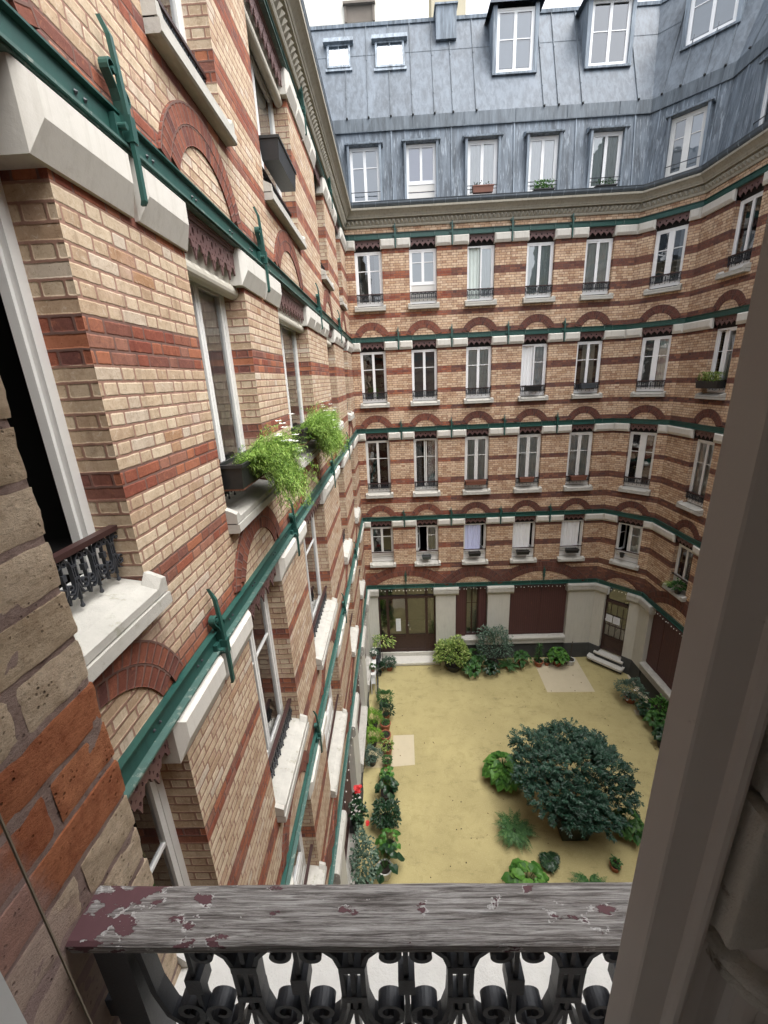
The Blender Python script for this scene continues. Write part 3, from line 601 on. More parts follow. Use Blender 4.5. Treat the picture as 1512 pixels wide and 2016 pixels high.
# ------------------------------------------------------------------ ground
def sheet(name, pts, z, mat, kind='structure', label=None, cat=None):
    mb = MB(); mb.add([(x, y, z) for x, y in pts], [tuple(range(len(pts)))], 0, [[(x, y) for x, y in pts]])
    return tag(mb.build(name, mat), label, cat, None, kind)
tag(sheet('ground', [(-60,-60),(70,-60),(70,80),(-60,80)], 0, M['ground']))
sheet('paving_patch', [(5.36,14.9),(5.30,12.93),(7.03,12.9),(7.12,14.9)], .004, M['patch'])
sheet('paving_patch', [(-.50,9.9),(.24,9.96),(.26,11.1),(-.42,11.09)], .004, M['patch'])
sheet('paving_patch', [(-1.30,9.86),(-.55,9.9),(-.5,10.6),(-1.30,10.6)], .003, M['patch2'])
sheet('paving_patch', [(7.9,11.75),(8.08,11.72),(8.1,11.98),(7.93,12.0)], .004, M['patch'])
sheet('pavement_strip', [(8.74,13.9),(8.74,5),(8.5,5),(8.5,12.6),(8.62,13.7)], .005, M['patch'])
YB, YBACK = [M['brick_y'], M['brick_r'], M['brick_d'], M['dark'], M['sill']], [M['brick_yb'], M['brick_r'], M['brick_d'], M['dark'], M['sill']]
DARK_S = 1.98
# ------------------------------------------------------------------ cornice, gutter, zinc roof shared by all wings
Zc = H+4.45
def cornice(fac, parent, s0, s1, k0, k1):
    mb = MB(); z = Zc
    fac.prism(mb, s0, s1, [(-.05,z),(.035,z),(.05,z+.03),(.055,z+.06),(-.05,z+.06)], k0, k1)
    fac.prism(mb, s0, s1, [(-.05,z+.061),(.05,z+.061),(.06,z+.22),(-.05,z+.22)], k0, k1)
    fac.prism(mb, s0, s1, [(-.05,z+.221),(.15,z+.221),(.16,z+.26),(.17,z+.262),(.19,z+.30),(.25,z+.36),(.30,z+.40),(.305,z+.45),(-.05,z+.45)], k0, k1)
    a, b = s0+k0*.1, s1-k1*.1; n = int((b-a)/.125); p = (b-a)/n
    for i in range(n):                                    # row of faceted studs
        c = a+p*(i+.5); q = [(c-p*.47,.055,z+.065),(c+p*.47,.055,z+.065),(c+p*.47,.058,z+.215),(c-p*.47,.058,z+.215),(c,.135,z+.15)]
        mb.add(fac.pts(q), [(0,1,4),(1,2,4),(2,3,4),(3,0,4)], 0)
    return mb.build('cornice', M['cornice'], parent)
def gutter(fac, parent, s0, s1, k0, k1):
    mb = MB(); z = Zc+.45; arc = [(.20+.105*math.cos(t), z+.115+.105*math.sin(t)) for t in [math.radians(x) for x in range(200, 366, 15)]]
    fac.prism(mb, s0, s1, [(.02,z+.002)]+arc+[(.315,z+.155),(.30,z+.16),(.27,z+.14),(.2,z+.05),(.04,z+.12)], k0, k1, 0)
    n = int((s1-s0)/.34)
    for i in range(1, n):
        s = s0+(s1-s0)*i/n
        if s0+k0*.3 < s < s1-k1*.3: fac.prism(mb, s-.008, s+.008, [(d*1.0+.004, zz-.002) for d, zz in arc]+[(.3,z+.16),(.1,z+.13)], m=1)
    return mb.build('gutter', [M['gutter'], M['zinclt']], parent)
# profile of the mansard (d, z)
R0, R1, R2, R3, R4 = (-.10, H+4.98), (-.33, H+7.02), (-.36, H+7.36), (-1.55, H+10.2), (-6.0, H+10.5)
def slab(fac, mb, s0, s1, a, b, k0, k1, m=0):
    q = [(s0+k0*a[0],a[0],a[1]),(s1-k1*a[0],a[0],a[1]),(s1-k1*b[0],b[0],b[1]),(s0+k0*b[0],b[0],b[1])]
    mb.add(fac.pts(q), [(0,1,2,3)], m, [[(p[0], p[2]) for p in q]])
def on(a, b, z): t = (z-a[1])/(b[1]-a[1]); return a[0]+(b[0]-a[0])*t
def roof(fac, parent, s0, s1, k0, k1, seams, seams2, wins=()):
    mb = MB(); 
    # lower slope, left open where the windows stand
    edges = sorted(wins); xs = [s0+k0*R0[0]]
    cur = s0; first = True
    zt, zb = H+6.72, R0[1]; dt = on(R0, R1, zt)
    for i, (a, b) in enumerate(edges):
        q = [(cur+(k0*R0[0] if first else 0),R0[0],R0[1]),(a,R0[0],R0[1]),(a,dt,zt),(cur+(k0*dt if first else 0),dt,zt)]
        mb.add(fac.pts(q), [(0,1,2,3)], 0); cur = b; first = False
    q = [(cur+(k0*R0[0] if first else 0),R0[0],R0[1]),(s1-k1*R0[0],R0[0],R0[1]),(s1-k1*dt,dt,zt),(cur+(k0*dt if first else 0),dt,zt)]
    mb.add(fac.pts(q), [(0,1,2,3)], 0)
    slab(fac, mb, s0, s1, (dt, zt), R1, k0, k1, 0)
    slab(fac, mb, s0, s1, (R1[0]+.035, R1[1]), (R2[0]+.03, R2[1]), k0, k1, 1)
    slab(fac, mb, s0, s1, R1, (R1[0]+.035, R1[1]), k0, k1, 1); slab(fac, mb, s0, s1, (R2[0]+.03, R2[1]), R2, k0, k1, 3)
    slab(fac, mb, s0, s1, R2, R3, k0, k1, 2); slab(fac, mb, s0, s1, R3, R4, k0, k1, 2)
    slab(fac, mb, s0, s1, (.1, Zc+.46), (R0[0], R0[1]-.002), k0, k1, 1)
    fac.prism(mb, s0, s1, [(R3[0]+.05,R3[1]-.03),(R3[0]+.06,R3[1]+.05),(R3[0]-.1,R3[1]+.06),(R3[0]-.1,R3[1]-.03)], k0, k1, 3)
    fac.prism(mb, s0, s1, [(R1[0]+.05,R1[1]-.012),(R1[0]+.05,R1[1]+.012),(R1[0],R1[1]+.02),(R1[0],R1[1]-.02)], k0, k1, 4)
    zb2 = H+9.3; dd = on(R2, R3, zb2)
    fac.prism(mb, s0, s1, [(dd+.014,zb2-.02),(dd+.012,zb2-.006),(dd-.02,zb2),(dd-.02,zb2-.02)], k0, k1, 4)
    def rib(s, a, b, w=.02, h=.03, m=4):
        vs = [(s-w/2,a[0],a[1]),(s+w/2,a[0],a[1]),(s+w/2,a[0]+h,a[1]+h*.3),(s-w/2,a[0]+h,a[1]+h*.3),(s-w/2,b[0],b[1]),(s+w/2,b[0],b[1]),(s+w/2,b[0]+h,b[1]+h*.3),(s-w/2,b[0]+h,b[1]+h*.3)]
        mb.add(fac.pts(vs), BOXF, m)
    for s in seams: rib(s, R0, R1, .03, .03, 3)
    for s in seams2:
        rib(s, R2, R3)
        c = fac.pt(s, R2[0]+.05, R2[1]+.012); lathe(mb, c, [(.0,-.03),(.03,-.015),(.032,.012),(.0,.03)], 8, 5)
        for f_ in (.22, .62):
            z = R2[1]+(R3[1]-R2[1])*f_; c = fac.pt(s, on(R2, R3, z)+.035, z); lathe(mb, c, [(0,-.015),(.016,-.005),(0,.02)], 6, 4)
    for s in [s0+(s1-s0)*(i+.5)/6 for i in range(6)]: rib(s, (R1[0]+.035,R1[1]), (R2[0]+.03,R2[1]), .02, .015, 1)
    return mb.build('roof', [M['zinclow'], M['zincdark'], M['zinc'], M['zinclt'], M['zincdark'], M['gutterd']], parent)
def roof_window(fac, parent, s0, s1, cur=None, bar=False, panel=0, rail=None, z0=None, **kw):
    """window of the lower mansard: zinc jambs and a hood"""
    z0 = z0 or H+5.16; z1 = H+6.60; d = -.22; mb = MB()
    fac.box(mb, s0-.07, s0, -.36, -.085, H+4.99, z1+.08, 0); fac.box(mb, s1, s1+.07, -.36, -.085, H+4.99, z1+.08, 0)
    fac.prism(mb, s0-.13, s1+.13, [(-.36,z1+.0),(-.05,z1+.03),(-.045,z1+.07),(-.33,z1+.17)], m=0)
    fac.box(mb, s0, s1, -.36, -.1, H+4.985, z0-.002, 1)
    o = window(fac, parent, s0, s1, z0, z1, d=d, bar=bar, cur=cur, panel=panel, **kw)
    mb.build('zinc_surround', [M['zinclt'], M['zincdark']], o)
    # room behind
    rb = MB(); q = [(s0,-.37,z0),(s1,-.37,z0),(s1,-.37,z1),(s0,-.37,z1)]; qq = [(a+(-.2 if a == s0 else .2), -1.9, b) for a, _, b in q]
    for i in range(4): j = (i+1) % 4; rb.add(fac.pts([q[i], q[j], qq[j], qq[i]]), [(0,1,2,3)])
    rb.add(fac.pts(qq), [(0,1,2,3)]); rb.build('room_lining', M['dark'], o)
    if rail:
        r = MB(); fac.box(r, s0, s1, -.10, -.08, H+5.42, H+5.437, 0)
        if rail > 1: fac.box(r, s0, s1, -.10, -.08, H+5.33, H+5.342, 0)
        r.build('guard_bar', M['iron'], o)
    return o
def dormer(fac, parent, s0, s1, zb, zt, curm, round_top=False, name='dormer'):
    db = on(R2, R3, zb)+.06; mb = MB(); w = .11
    for a, b in ((s0, s0+w), (s1-w, s1)): mb.add(fac.pts([(a,db,zb),(b,db,zb),(b,db,zt+.1),(a,db,zt+.1),(a,db-1.2,zb),(b,db-1.2,zb),(b,db-1.2,zt+.1),(a,db-1.2,zt+.1)]), BOXF, 0)
    fac.box(mb, s0, s1, db-1.2, db+.03, zb-.05, zb, 0)
    fac.box(mb, s0+w, s1-w, db-1.1, db-1.05, zb, zt, 1)
    # hipped hood
    e = .13; y0, y1 = db+.1, db-2.2; z = zt+.1; hh = .55 if not round_top else .62; sm = (s0+s1)/2
    if round_top:
        n = 8; A = [math.pi*i/n for i in range(n+1)]; f0 = [(sm-(s1-s0+2*e)/2*math.cos(a), y0, z+.42*math.sin(a)) for a in A]; f1 = [(p[0], y1, p[2]) for p in f0]
        vs = f0+f1; mb.add(fac.pts(vs), [(i, i+1, n+2+i, n+1+i) for i in range(n)]+[tuple(range(n+1))], 2)
    else:
        vs = [(s0-e,y0,z),(s1+e,y0,z),(sm,y0-.5,z+hh),(s0-e,y1,z),(s1+e,y1,z),(sm,y1,z+hh)]; mb.add(fac.pts(vs), [(0,1,2),(0,2,5,3),(1,4,5,2),(0,1,4,3)], 2)
        fac.box(mb, s0-e, s1+e, y0-.04, y0+.015, z-.06, z-.0, 1)
    o = mb.build(name, [M['zinclt'], M['dark'], M['gutter']], parent)
    window(fac, o, s0+w, s1-w, zb+.0, zt+.05, d=db-.06, bar=True, cur=[(0,1,curm)], fr=.05, barfrac=.46)
    return o
def skylight(fac, parent, s0, s1, z0, z1, curm):
    mb = MB(); f = .06; up = .07
    P = lambda s, z, h: (s, on(R2, R3, z)+h*.9, z+h*.4)
    def bar(a, b, c, d_, h0=0, h1=up): mb.add(fac.pts([P(a,c,h0),P(b,c,h0),P(b,d_,h0),P(a,d_,h0),P(a,c,h1),P(b,c,h1),P(b,d_,h1),P(a,d_,h1)]), BOXF, 0)
    bar(s0, s0+f, z0, z1); bar(s1-f, s1, z0, z1); bar(s0+f, s1-f, z0, z0+f); bar(s0+f, s1-f, z1-f, z1); bar((s0+s1)/2-.01, (s0+s1)/2+.01, z0+f, z1-f, .03, up-.01)
    bar(s0-.1, s1+.1, z1-.02, z1+.1, .02, .16); bar(s0-.05, s1+.05, z0-.08, z0, .0, .05)
    o = mb.build('skylight', [M['zinclt']], parent)
    g = MB(); g.add(fac.pts([P(s0+f,z0+f,.05),P(s1-f,z0+f,.05),P(s1-f,z1-f,.05),P(s0+f,z1-f,.05)]), [(0,1,2,3)]); g.build('pane', M['glass'], o)
    g = MB(); g.add(fac.pts([P(s0+f,z0+f,.01),P(s1-f,z0+f,.01),P(s1-f,z1-f,.01),P(s0+f,z1-f,.01)]), [(0,1,2,3)]); g.build('blind', M[curm], o)
    return o

# ------------------------------------------------------------------ BACK WING
back = tag(empty('brick_building', FB.pt(3.2, 0, 0)), 'striped brick wing straight ahead with five window columns under a blue grey zinc mansard', 'building', 'brick wings around the courtyard')
BX = [(-1.075,-.21), (.652,1.517), (2.475,3.34), (4.322,5.187), (6.132,6.997)]
ANC = [.23, 1.99, 3.83, 5.65]
GF = [(-.93,1.39), (2.18,3.46), (4.33,6.62)]
ops = []
for r in range(4):
    T = BANDS[r]
    for a, b in BX: ops.append((a, b, T+SILL[r][0]-.03, T-.15))
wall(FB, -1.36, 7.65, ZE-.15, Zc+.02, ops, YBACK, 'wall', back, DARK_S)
# upper storeys' windows: (column, row) -> look
LOOK = {
 (0,0): dict(bar=True, cur=[(.02,.2,'cur_dim'),(.7,.98,'cur_dim')]), (1,0): dict(bar=True, cur=[(0,1,'cur_frost',.3)], panel=.52), (2,0): dict(bar=False, open_='L', cur=[(.08,.5,'cur_green'),(.5,.98,'cur_green')], fr=.05),
 (3,0): dict(bar=False, cur=[(0,.5,'cur_green'),(.55,1,'cur_green')]), (4,0): dict(bar=False, cur=[(0,.48,'cur_grey'),(.5,1,'cur_grey')], fr=.065),
 (0,1): dict(bar=True, fr=.045), (1,1): dict(bar=True, cur=[(0,1,'cur_dim')], fr=.045), (2,1): dict(bar=True, cur=[(0,.45,'cur_grey'),(.5,1,'cur_grey')]), (3,1): dict(bar=True, open_='L', cur=[(.1,.98,'cur_white')]),
 (4,1): dict(bar=True, cur=[(.32,.5,'cur_tan'),(.52,.78,'cur_tan')]),
 (0,2): dict(bar=True, fr=.045), (1,2): dict(bar=True, open_='LR', cur=[(.02,.36,'cur_lace'),(.62,.98,'cur_lace')], fr=.045, curd=.32), (2,2): dict(bar=True, cur=[(0,.45,'cur_green'),(.5,1,'cur_grey')], fr=.075, center=.12), (3,2): dict(bar=True, cur=[(0,.48,'cur_grey'),(.5,1,'cur_grey')], fr=.075, center=.12), (4,2): dict(bar=True, cur=[(0,.48,'cur_grey'),(.55,1,'cur_green')], fr=.075, center=.12),
 (0,3): dict(bar=True, fr=.045), (1,3): dict(bar=True, open_='L', cur=[(.55,1,'cur_grey')]), (2,3): dict(bar=False, open_='LR', ang=80, curd=.05, cur=[(.05,.76,'cur_blue',.28)]), (3,3): dict(bar=False, open_='LR', ang=80, curd=.05, cur=[(.05,.8,'cur_white',.28)]), (4,3): dict(bar=False, open_='LR', ang=80, curd=.05, cur=[(.05,.85,'cur_white',.28)]),
}
def bay(fac, parent, a, b, r, look, dark, fine=False, lod=1, archw=None, rail=True, sillkw=None, zsill=None, arch_=True, d=-.2, roll=False):
    d = d if fac is FL else -.13; T = BANDS[r]; so = SILL[r] if zsill is None else zsill[r]; kw = dict(look)
    z0 = T+so[0]+.02; low = .33 if r < 3 else .16
    mt = kw.pop('mat', 'whiteb' if r < 2 else 'white')
    if r == 3: kw.setdefault('panel', .28)
    window(fac, parent, a, b, z0, T-.44, d=d, mat=mt, **kw)
    if not (fac is FL and r == 1 and a < 1): valance(fac, parent, a+.004, b-.004, T, fine=fine)
    sill(fac, parent, a, b, T+so[0], T+so[1], **(sillkw or {}))
    if rail is True: railing(fac, parent, a, b, T+so[0]+(.36 if zsill is None else .30), .27 if lod == 2 else .25, lod=lod, d=-.10 if fac is FL else -.07)
    elif rail == 'bar':
        m = MB(); fac.box(m, a+.002, b-.002, -.09, -.05, T+so[0]+.40, T+so[0]+.43); m.build('handrail', M['brownd'], parent)
    if arch_ and r < 4:
        arch(fac, parent, (a+b)/2, T, b-a, M['arch_d'] if dark else M['arch_r'], M['brick_yb'] if fac is not FL else M['brick_y'], **({} if fac is not FL else (dict(ri=.535, ro=.765, cz=-.21) if b-a < 1.5 else dict(ri=.72, ro=.95, cz=-.36))))
for c, (a, b) in enumerate(BX):
    for r in range(4):
        bay(FB, back, a, b, r, LOOK[(c, r)], c >= 2, rail='bar' if r == 3 else True, arch_=(r > 0))
for r in range(4):
    T = BANDS[r]; pl = []
    for a, b in BX: pl += [a+.06, b-.06]
    beam(FB, back, -1.36, 7.65, T, 1, KBC, plates=pl+[-1.2, 7.2], rivets=(7.35,))
    xs = [-1.31]+[v for ab in BX for v in ab]
    lintel(FB, back, -1.36, BX[0][0]+.04, T, k0=1.0)
    for i, s in enumerate(ANC):
        lintel(FB, back, BX[i][1]-.04, s-.022, T); lintel(FB, back, s+.022, BX[i+1][0]+.04, T); anchor(FB, back, s, T)
    lintel(FB, back, BX[4][1]-.04, 7.65, T, k1=KBC)
beam(FB, back, -1.36, 7.65, ZE, 1, KBC, plates=[-.95,-.2,.6,1.35,2.2,2.9,3.45,4.35,5.1,5.9,6.6,7.3], mat='green')
arch(FB, back, .24, ZE, 3, M['arch_r'], M['brick_yb'], ri=2.0, ro=2.42, cz=-1.62, base=-.04); arch(FB, back, 2.87, ZE, 2, M['arch_d'], M['brick_yb'], pr=.007, ri=1.02, ro=1.46, cz=-.75, base=-.04); arch(FB, back, 5.5, ZE, 3, M['arch_d'], M['brick_yb'], ri=2.0, ro=2.42, cz=-1.6, base=-.04)
for s in (.22, 5.6): anchor(FB, back, s, ZE, short=True)
cornice(FB, back, -1.36, 7.65, 1, KBC); gutter(FB, back, -1.36, 7.65, 1, KBC)
LW = [(-1.05,-.17), (.64,1.53), (2.46,3.36), (4.27,5.14), (6.10,7.0)]
roof(FB, back, -1.36, 7.65, 1, KBC, [-.0+.22, 2.0, 3.85, 5.65, 7.35], [-1.07,-.43,.23,.88,1.52,2.06,2.74,4.70,5.12,5.81,7.40], [(a-.07, b+.07) for a, b in LW])
roof_window(FB, back, *LW[0], cur=[(0,1,'cur_sky')], bar=True, rail=1, fr=.04); roof_window(FB, back, *LW[1], cur=[(0,1,'cur_lil')], panel=.42, fr=.045, center=.07)
roof_window(FB, back, *LW[2], cur=[(.02,.5,'cur_white'),(.55,.98,'cur_white')], rail=2, fr=.06); roof_window(FB, back, *LW[3], cur=[(.02,.5,'cur_white'),(.5,.98,'cur_white')], rail=2, fr=.06); roof_window(FB, back, *LW[4], cur=[(.0,.45,'cur_green'),(.5,1,'cur_grey')], rail=2, fr=.06)
dormer(FB, back, 3.25, 4.55, H+8.42, H+9.85, 'cur_sky', round_top=True); dormer(FB, back, 5.93, 7.27, H+8.42, H+9.9, 'cur_dim')
skylight(FB, back, -1.62, -.92, H+8.9, H+9.62, 'cur_sky'); skylight(FB, back, -.17, .70, H+8.82, H+9.62, 'cur_sky')
mb = MB(); dv = on(R2, R3, H+9.6); FB.box(mb, 1.66, 2.26, dv-.9, dv+.12, H+9.55, H+10.32); FB.box(mb, 1.62, 2.30, dv-.95, dv+.16, H+10.32, H+10.36); mb.build('roof_vent_box', M['zinclt'], back)

# ground floor of the back wing
def capital(fac, parent, s0, s1, ztop=H-7.945, k0=0, k1=0, o0=.09, o1=.11, name='pier_cap'):
    mb = MB(); z = ztop
    fac.prism(mb, s0-o0, s1+o1, [(-.1,z),(.10,z),(.14,z-.03),(.155,z-.09),(.14,z-.13),(.15,z-.135),(.15,z-.24),(.13,z-.29),(.09,z-.34),(-.1,z-.34)], k0, k1)
    return mb.build(name, M['sill'], parent)
def pier(fac, parent, s0, s1, k0=0, k1=0, cap=True, **kw):
    mb = MB(); fac.prism(mb, s0, s1, [(-.35,H-10.66),(.055,H-10.66),(.055,H-8.2),(-.35,H-8.2)], k0, k1); o = mb.build('pier', M['render'], parent)
    m2 = MB(); fac.prism(m2, s0, s1, [(-.35,0),(.075,0),(.075,H-10.68),(.055,H-10.66),(-.35,H-10.66)], k0, k1); m2.build('plinth', M['plinth'], o)
    capital(fac, o, s0, s1, k0=k0, k1=k1, **kw); return o
def shutters(fac, parent, s0, s1, z0, z1, folds, d=-.10, gap=None):
    for i, (a, b) in enumerate(folds):
        mb = MB(); fac.box(mb, a+.003, b-.003, d-.03, d+(.0 if i % 2 else .012), z0, z1); fac.box(mb, a+.003, b-.003, d+.012, d+.024, z1-.1, z1-.02); fac.box(mb, a+.003, b-.003, d+.012, d+.02, z0+.06, z0+.13)
        mb.build('shutter', M['shutter'], parent)
def gf_window(fac, parent, s0, s1, folds, win=None, sillz=(H-10.3, H-10.62)):
    m = MB(); fac.box(m, s0, s1, -.3, .03, 0, sillz[1]-.002); m.build('plinth', M['plinth'], parent)
    m = MB(); fac.prism(m, s0+.002, s1-.002, [(-.3,sillz[0]+.01),(.08,sillz[0]),(.13,sillz[0]-.04),(.13,sillz[0]-.12),(.10,sillz[0]-.14),(.11,sillz[1]+.02),(.08,sillz[1]),(-.3,sillz[1])]); m.build('sill', M['sill'], parent)
    m = MB(); fac.box(m, s0, s1, -.42, -.40, sillz[1], ZE-.15); m.build('inner_wall', M['dark'], parent)
    shutters(fac, parent, s0, s1, sillz[0]+.012, ZE-.17, folds)
    if win: window(fac, parent, win[0], win[1], sillz[0]+.012, ZE-.2, d=-.14, bar=True, mat='brownd', cur=[(0,1,'cur_dim')], fr=.03, center=.05, leafw=.03)
def door(fac, parent, s0, s1, z0, z1, cols, transom, paneltop, name='door'):
    """glazed wooden door set: cols = stile positions"""
    mb = MB(); d = -.12
    for c, w_ in cols: fac.box(mb, c-w_/2, c+w_/2, d-.05, d+.012, z0, z1)
    fac.box(mb, s0, s1, d-.06, d+.05, transom-.05, transom+.05); fac.box(mb, s0, s1, d-.055, d+.0, z1-.07, z1); fac.box(mb, s0, s1, d-.055, d+.001, z0, z0+.14)
    fac.box(mb, s0, s1, d-.05, d-.01, z0, paneltop); fac.box(mb, s0, s1, d-.05, d+.006, paneltop-.08, paneltop)
    for (c0, w0), (c1, w1) in zip(cols, cols[1:]):
        a, b = c0+w0/2+.05, c1-w1/2-.05
        if b-a > .12: fac.box(mb, a, b, d-.012, d+.0, z0+.2, paneltop-.14)
    o = mb.build(name, M['brownd'], parent); g = MB(); g.add(fac.pts([(s0,d-.03,paneltop),(s1,d-.03,paneltop),(s1,d-.03,z1),(s0,d-.03,z1)]), [(0,1,2,3)]); g.build('pane', M['glass'], o)
    r = MB(); q = [(s0,-.3,z0),(s1,-.3,z0),(s1,-.3,z1),(s0,-.3,z1)]; qq = [(a, -2.5, b) for a, _, b in q]
    for i in range(4): j = (i+1) % 4; r.add(fac.pts([q[i], q[j], qq[j], qq[i]]), [(0,1,2,3)], 0 if i else 1)
    r.add(fac.pts(qq), [(0,1,2,3)]); r.build('hall_lining', [M['hall'], M['hallf']], o)
    return o
M['hall'] = plain("dim_ochre_hall", (.05,.042,.02), .8, .3, 1.5, 0); M['hallf'] = plain("hall_floor", (.10,.085,.07), .6, .3, 6, 0)
pier(FB, back, -1.36, -.93, 1, 0, o0=0, o1=.05); pier(FB, back, 1.39, 2.18, o0=.09, o1=.11); pier(FB, back, 3.46, 4.33, o0=.05, o1=.12); pier(FB, back, 6.62, 7.65, 0, KBC, o0=.08, o1=0)
dr = door(FB, back, -.93, 1.39, .34, ZE-.17, [(-.90,.07),(-.56,.10),(.21,.11),(1.02,.11),(1.36,.07)], H-8.42, H-10.18)
m = MB(); lathe_s(m, FB, .27, -.07, H-9.72, [(0,0),(.03,.01),(.03,.03),(0,.045)]); FB.box(m, .31, .36, -.11, -.095, H-9.95, H-9.86); m.build('handle', M['chrome'], dr)
m = MB(); FB.prism(m, -1.1, 1.5, [(-.3,.02),(.38,.02),(.40,.05),(.40,.14),(.38,.16),(-.3,.17)]); FB.box(m, -.93, 1.39, -.3, -.05, .17, .34); m.build('door_step', M['stone'], back)
gf_window(FB, back, 2.18, 3.46, [(2.2,2.6),(3.12,3.44)], (2.6, 3.12)); gf_window(FB, back, 4.33, 6.62, [(4.34,4.95),(4.95,5.58),(5.58,6.1),(6.1,6.61)])

# ------------------------------------------------------------------ CHAMFERED CORNER
corner = tag(empty('brick_building', FC.pt(.8, 0, 0)), 'narrow angled brick bay with one window column above the brown glazed side door', 'building', 'brick wings around the courtyard')
CW = (.50, 1.34); wall(FC, 0, 1.65, ZE-.15, Zc+.02, [(CW[0], CW[1], BANDS[r]+SILL[r][0]-.03, BANDS[r]-.15) for r in range(4)], YBACK, 'wall', corner, -.5)
CLOOK = [dict(bar=True, cur=[(.75,1,'cur_dim')], center=.16, fr=.06), dict(bar=True, cur=[(0,.5,'cur_dim'),(.6,1,'cur_grey')], center=.16), dict(bar=True, center=.2), dict(bar=True, cur=[(.42,1,'cur_grey')], center=.14, open_='L')]
for r in range(4):
    T = BANDS[r]; bay(FC, corner, *CW, r, CLOOK[r], True, rail='bar' if r == 3 else True, arch_=(r > 0))
    beam(FC, corner, 0, 1.65, T, KBC, KCR, plates=[], rivets=(.15,.4,1.2,1.45)); lintel(FC, corner, 0, CW[0], T, k0=KBC); lintel(FC, corner, CW[1], 1.65, T, k1=KCR)
beam(FC, corner, 0, 1.65, ZE, KBC, KCR, plates=[.1,.5,1.3,1.6]); arch(FC, corner, .9, ZE, 1, M['arch_d'], M['brick_yb'], ri=.62, ro=.74, cz=-.33)
cornice(FC, corner, 0, 1.65, KBC, KCR); gutter(FC, corner, 0, 1.65, KBC, KCR); roof(FC, corner, 0, 1.65, KBC, KCR, [.12, 1.5], [.1,.55,1.1,1.55], [(.42, 1.42)])
roof_window(FC, corner, .49, 1.35, cur=[(0,.5,'cur_dim'),(.5,1,'cur_sky')], rail=1, fr=.07, center=.16, bar=True, mat='white')
dormer(FC, corner, .28, 1.62, H+8.42, H+9.9, 'cur_sky')
pier(FC, corner, 0, .42, KBC, 0, o0=0, o1=.1); pier(FC, corner, 1.28, 1.65, 0, KCR, o0=.1, o1=0)
dr = door(FC, corner, .42, 1.28, .52, ZE-.17, [(.45,.07),(1.25,.07)], H-8.62, H-10.15)
m = MB(); 
for s in (.64, .86, 1.07): FC.box(m, s-.008, s+.008, -.15, -.125, H-10.15, H-8.62)
for z in (H-9.2, H-9.65): FC.box(m, .45, 1.25, -.15, -.125, z-.008, z+.008)
m.build('glazing_bars', M['brownd'], dr)
m = MB(); lathe_s(m, FC, .50, -.08, H-9.45, [(0,0),(.028,.01),(.028,.03),(0,.045)]); m.build('handle', M['white'], dr)
m = MB(); FC.box(m, .30, 1.36, -.2, .30, .0, .52-.22); m2_ = None
def slab_step(mbb, s0, s1, d1, z0, z1, r=.12):
    P = [(s0,-.2),(s1,-.2)]+[(s1-r+r*math.cos(a), d1-r+r*math.sin(a)) for a in [math.radians(x) for x in range(0, 91, 15)]]+[(s0+r+r*math.cos(a), d1-r+r*math.sin(a)) for a in [math.radians(x) for x in range(90, 181, 15)]]
    n = len(P); mbb.add([FC.pt(p[0], p[1], z) for z in (z0, z1) for p in P], [(i, (i+1) % n, n+(i+1) % n, n+i) for i in range(n)]+[tuple(range(n, 2*n)), tuple(range(n-1, -1, -1))], 0)
m = MB(); FC.box(m, .26, 1.40, -.2, .26, 0, .17, 1); slab_step(m, .10, 1.45, .40, .17, .25); FC.box(m, .32, 1.36, -.2, .14, .25, .40, 1); slab_step(m, .28, 1.38, .19, .40, .46, .03); m.build('door_steps', [M['stone'], M['plinth']], corner)

# ------------------------------------------------------------------ RIGHT WING
right = tag(empty('brick_building', FR.pt(6.5, 0, 0)), 'striped brick wing half hidden behind the open casement, with shuttered ground floor', 'building', 'brick wings around the courtyard')
RX = [(1.20,2.05), (3.45,4.3), (5.7,6.55), (7.95,8.8), (10.2,11.05)]; LR = 13.35
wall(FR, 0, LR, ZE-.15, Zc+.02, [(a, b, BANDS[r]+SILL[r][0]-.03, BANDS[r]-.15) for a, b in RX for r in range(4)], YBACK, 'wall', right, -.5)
RLOOK = {(0,0): dict(bar=False, cur=[(.8,1,'cur_dim')]), (0,1): dict(bar=True, open_='L', cur=[(.25,.6,'cur_white'),(.65,1,'cur_grey')]), (0,2): dict(bar=True, cur=[(0,.5,'cur_white'),(.5,1,'cur_grey')]), (0,3): dict(bar=False, cur=[(.5,.62,'cur_lace')])}
for c, (a, b) in enumerate(RX):
    for r in range(4): bay(FR, right, a, b, r, RLOOK.get((c, r), dict(bar=True, cur=[(0,.3,'cur_grey'),(.7,1,'cur_grey')])), True, rail=True if r < 3 else 'bar', arch_=(r > 0))
for r in range(4):
    T = BANDS[r]; beam(FR, right, 0, LR, T, KCR, 1, plates=[], rivets=(.2,.5,1.2,1.6,2.2,2.9,3.6)); lintel(FR, right, 0, RX[0][0], T, k0=KCR)
    for i in range(4):
        m_ = (RX[i][1]+RX[i+1][0])/2; lintel(FR, right, RX[i][1], m_-.022, T); lintel(FR, right, m_+.022, RX[i+1][0], T); anchor(FR, right, m_, T)
    lintel(FR, right, RX[4][1], LR, T, k1=1)
beam(FR, right, 0, LR, ZE, KCR, 1, plates=[.2,.8,1.5,2.2,2.9,3.6]); cornice(FR, right, 0, LR, KCR, 1); gutter(FR, right, 0, LR, KCR, 1)
for s in (1.9, 6.1, 10): arch(FR, right, s, ZE, 3, M['arch_d'], M['brick_yb'], ri=1.9, ro=2.3, cz=-1.52, base=.03)
roof(FR, right, 0, LR, KCR, 1, [.4, 2.6, 4.9, 7.1], [.3,.9,1.6,2.4,3.1,3.8,4.5,5.2,6], [(a-.07, b+.07) for a, b in RX])
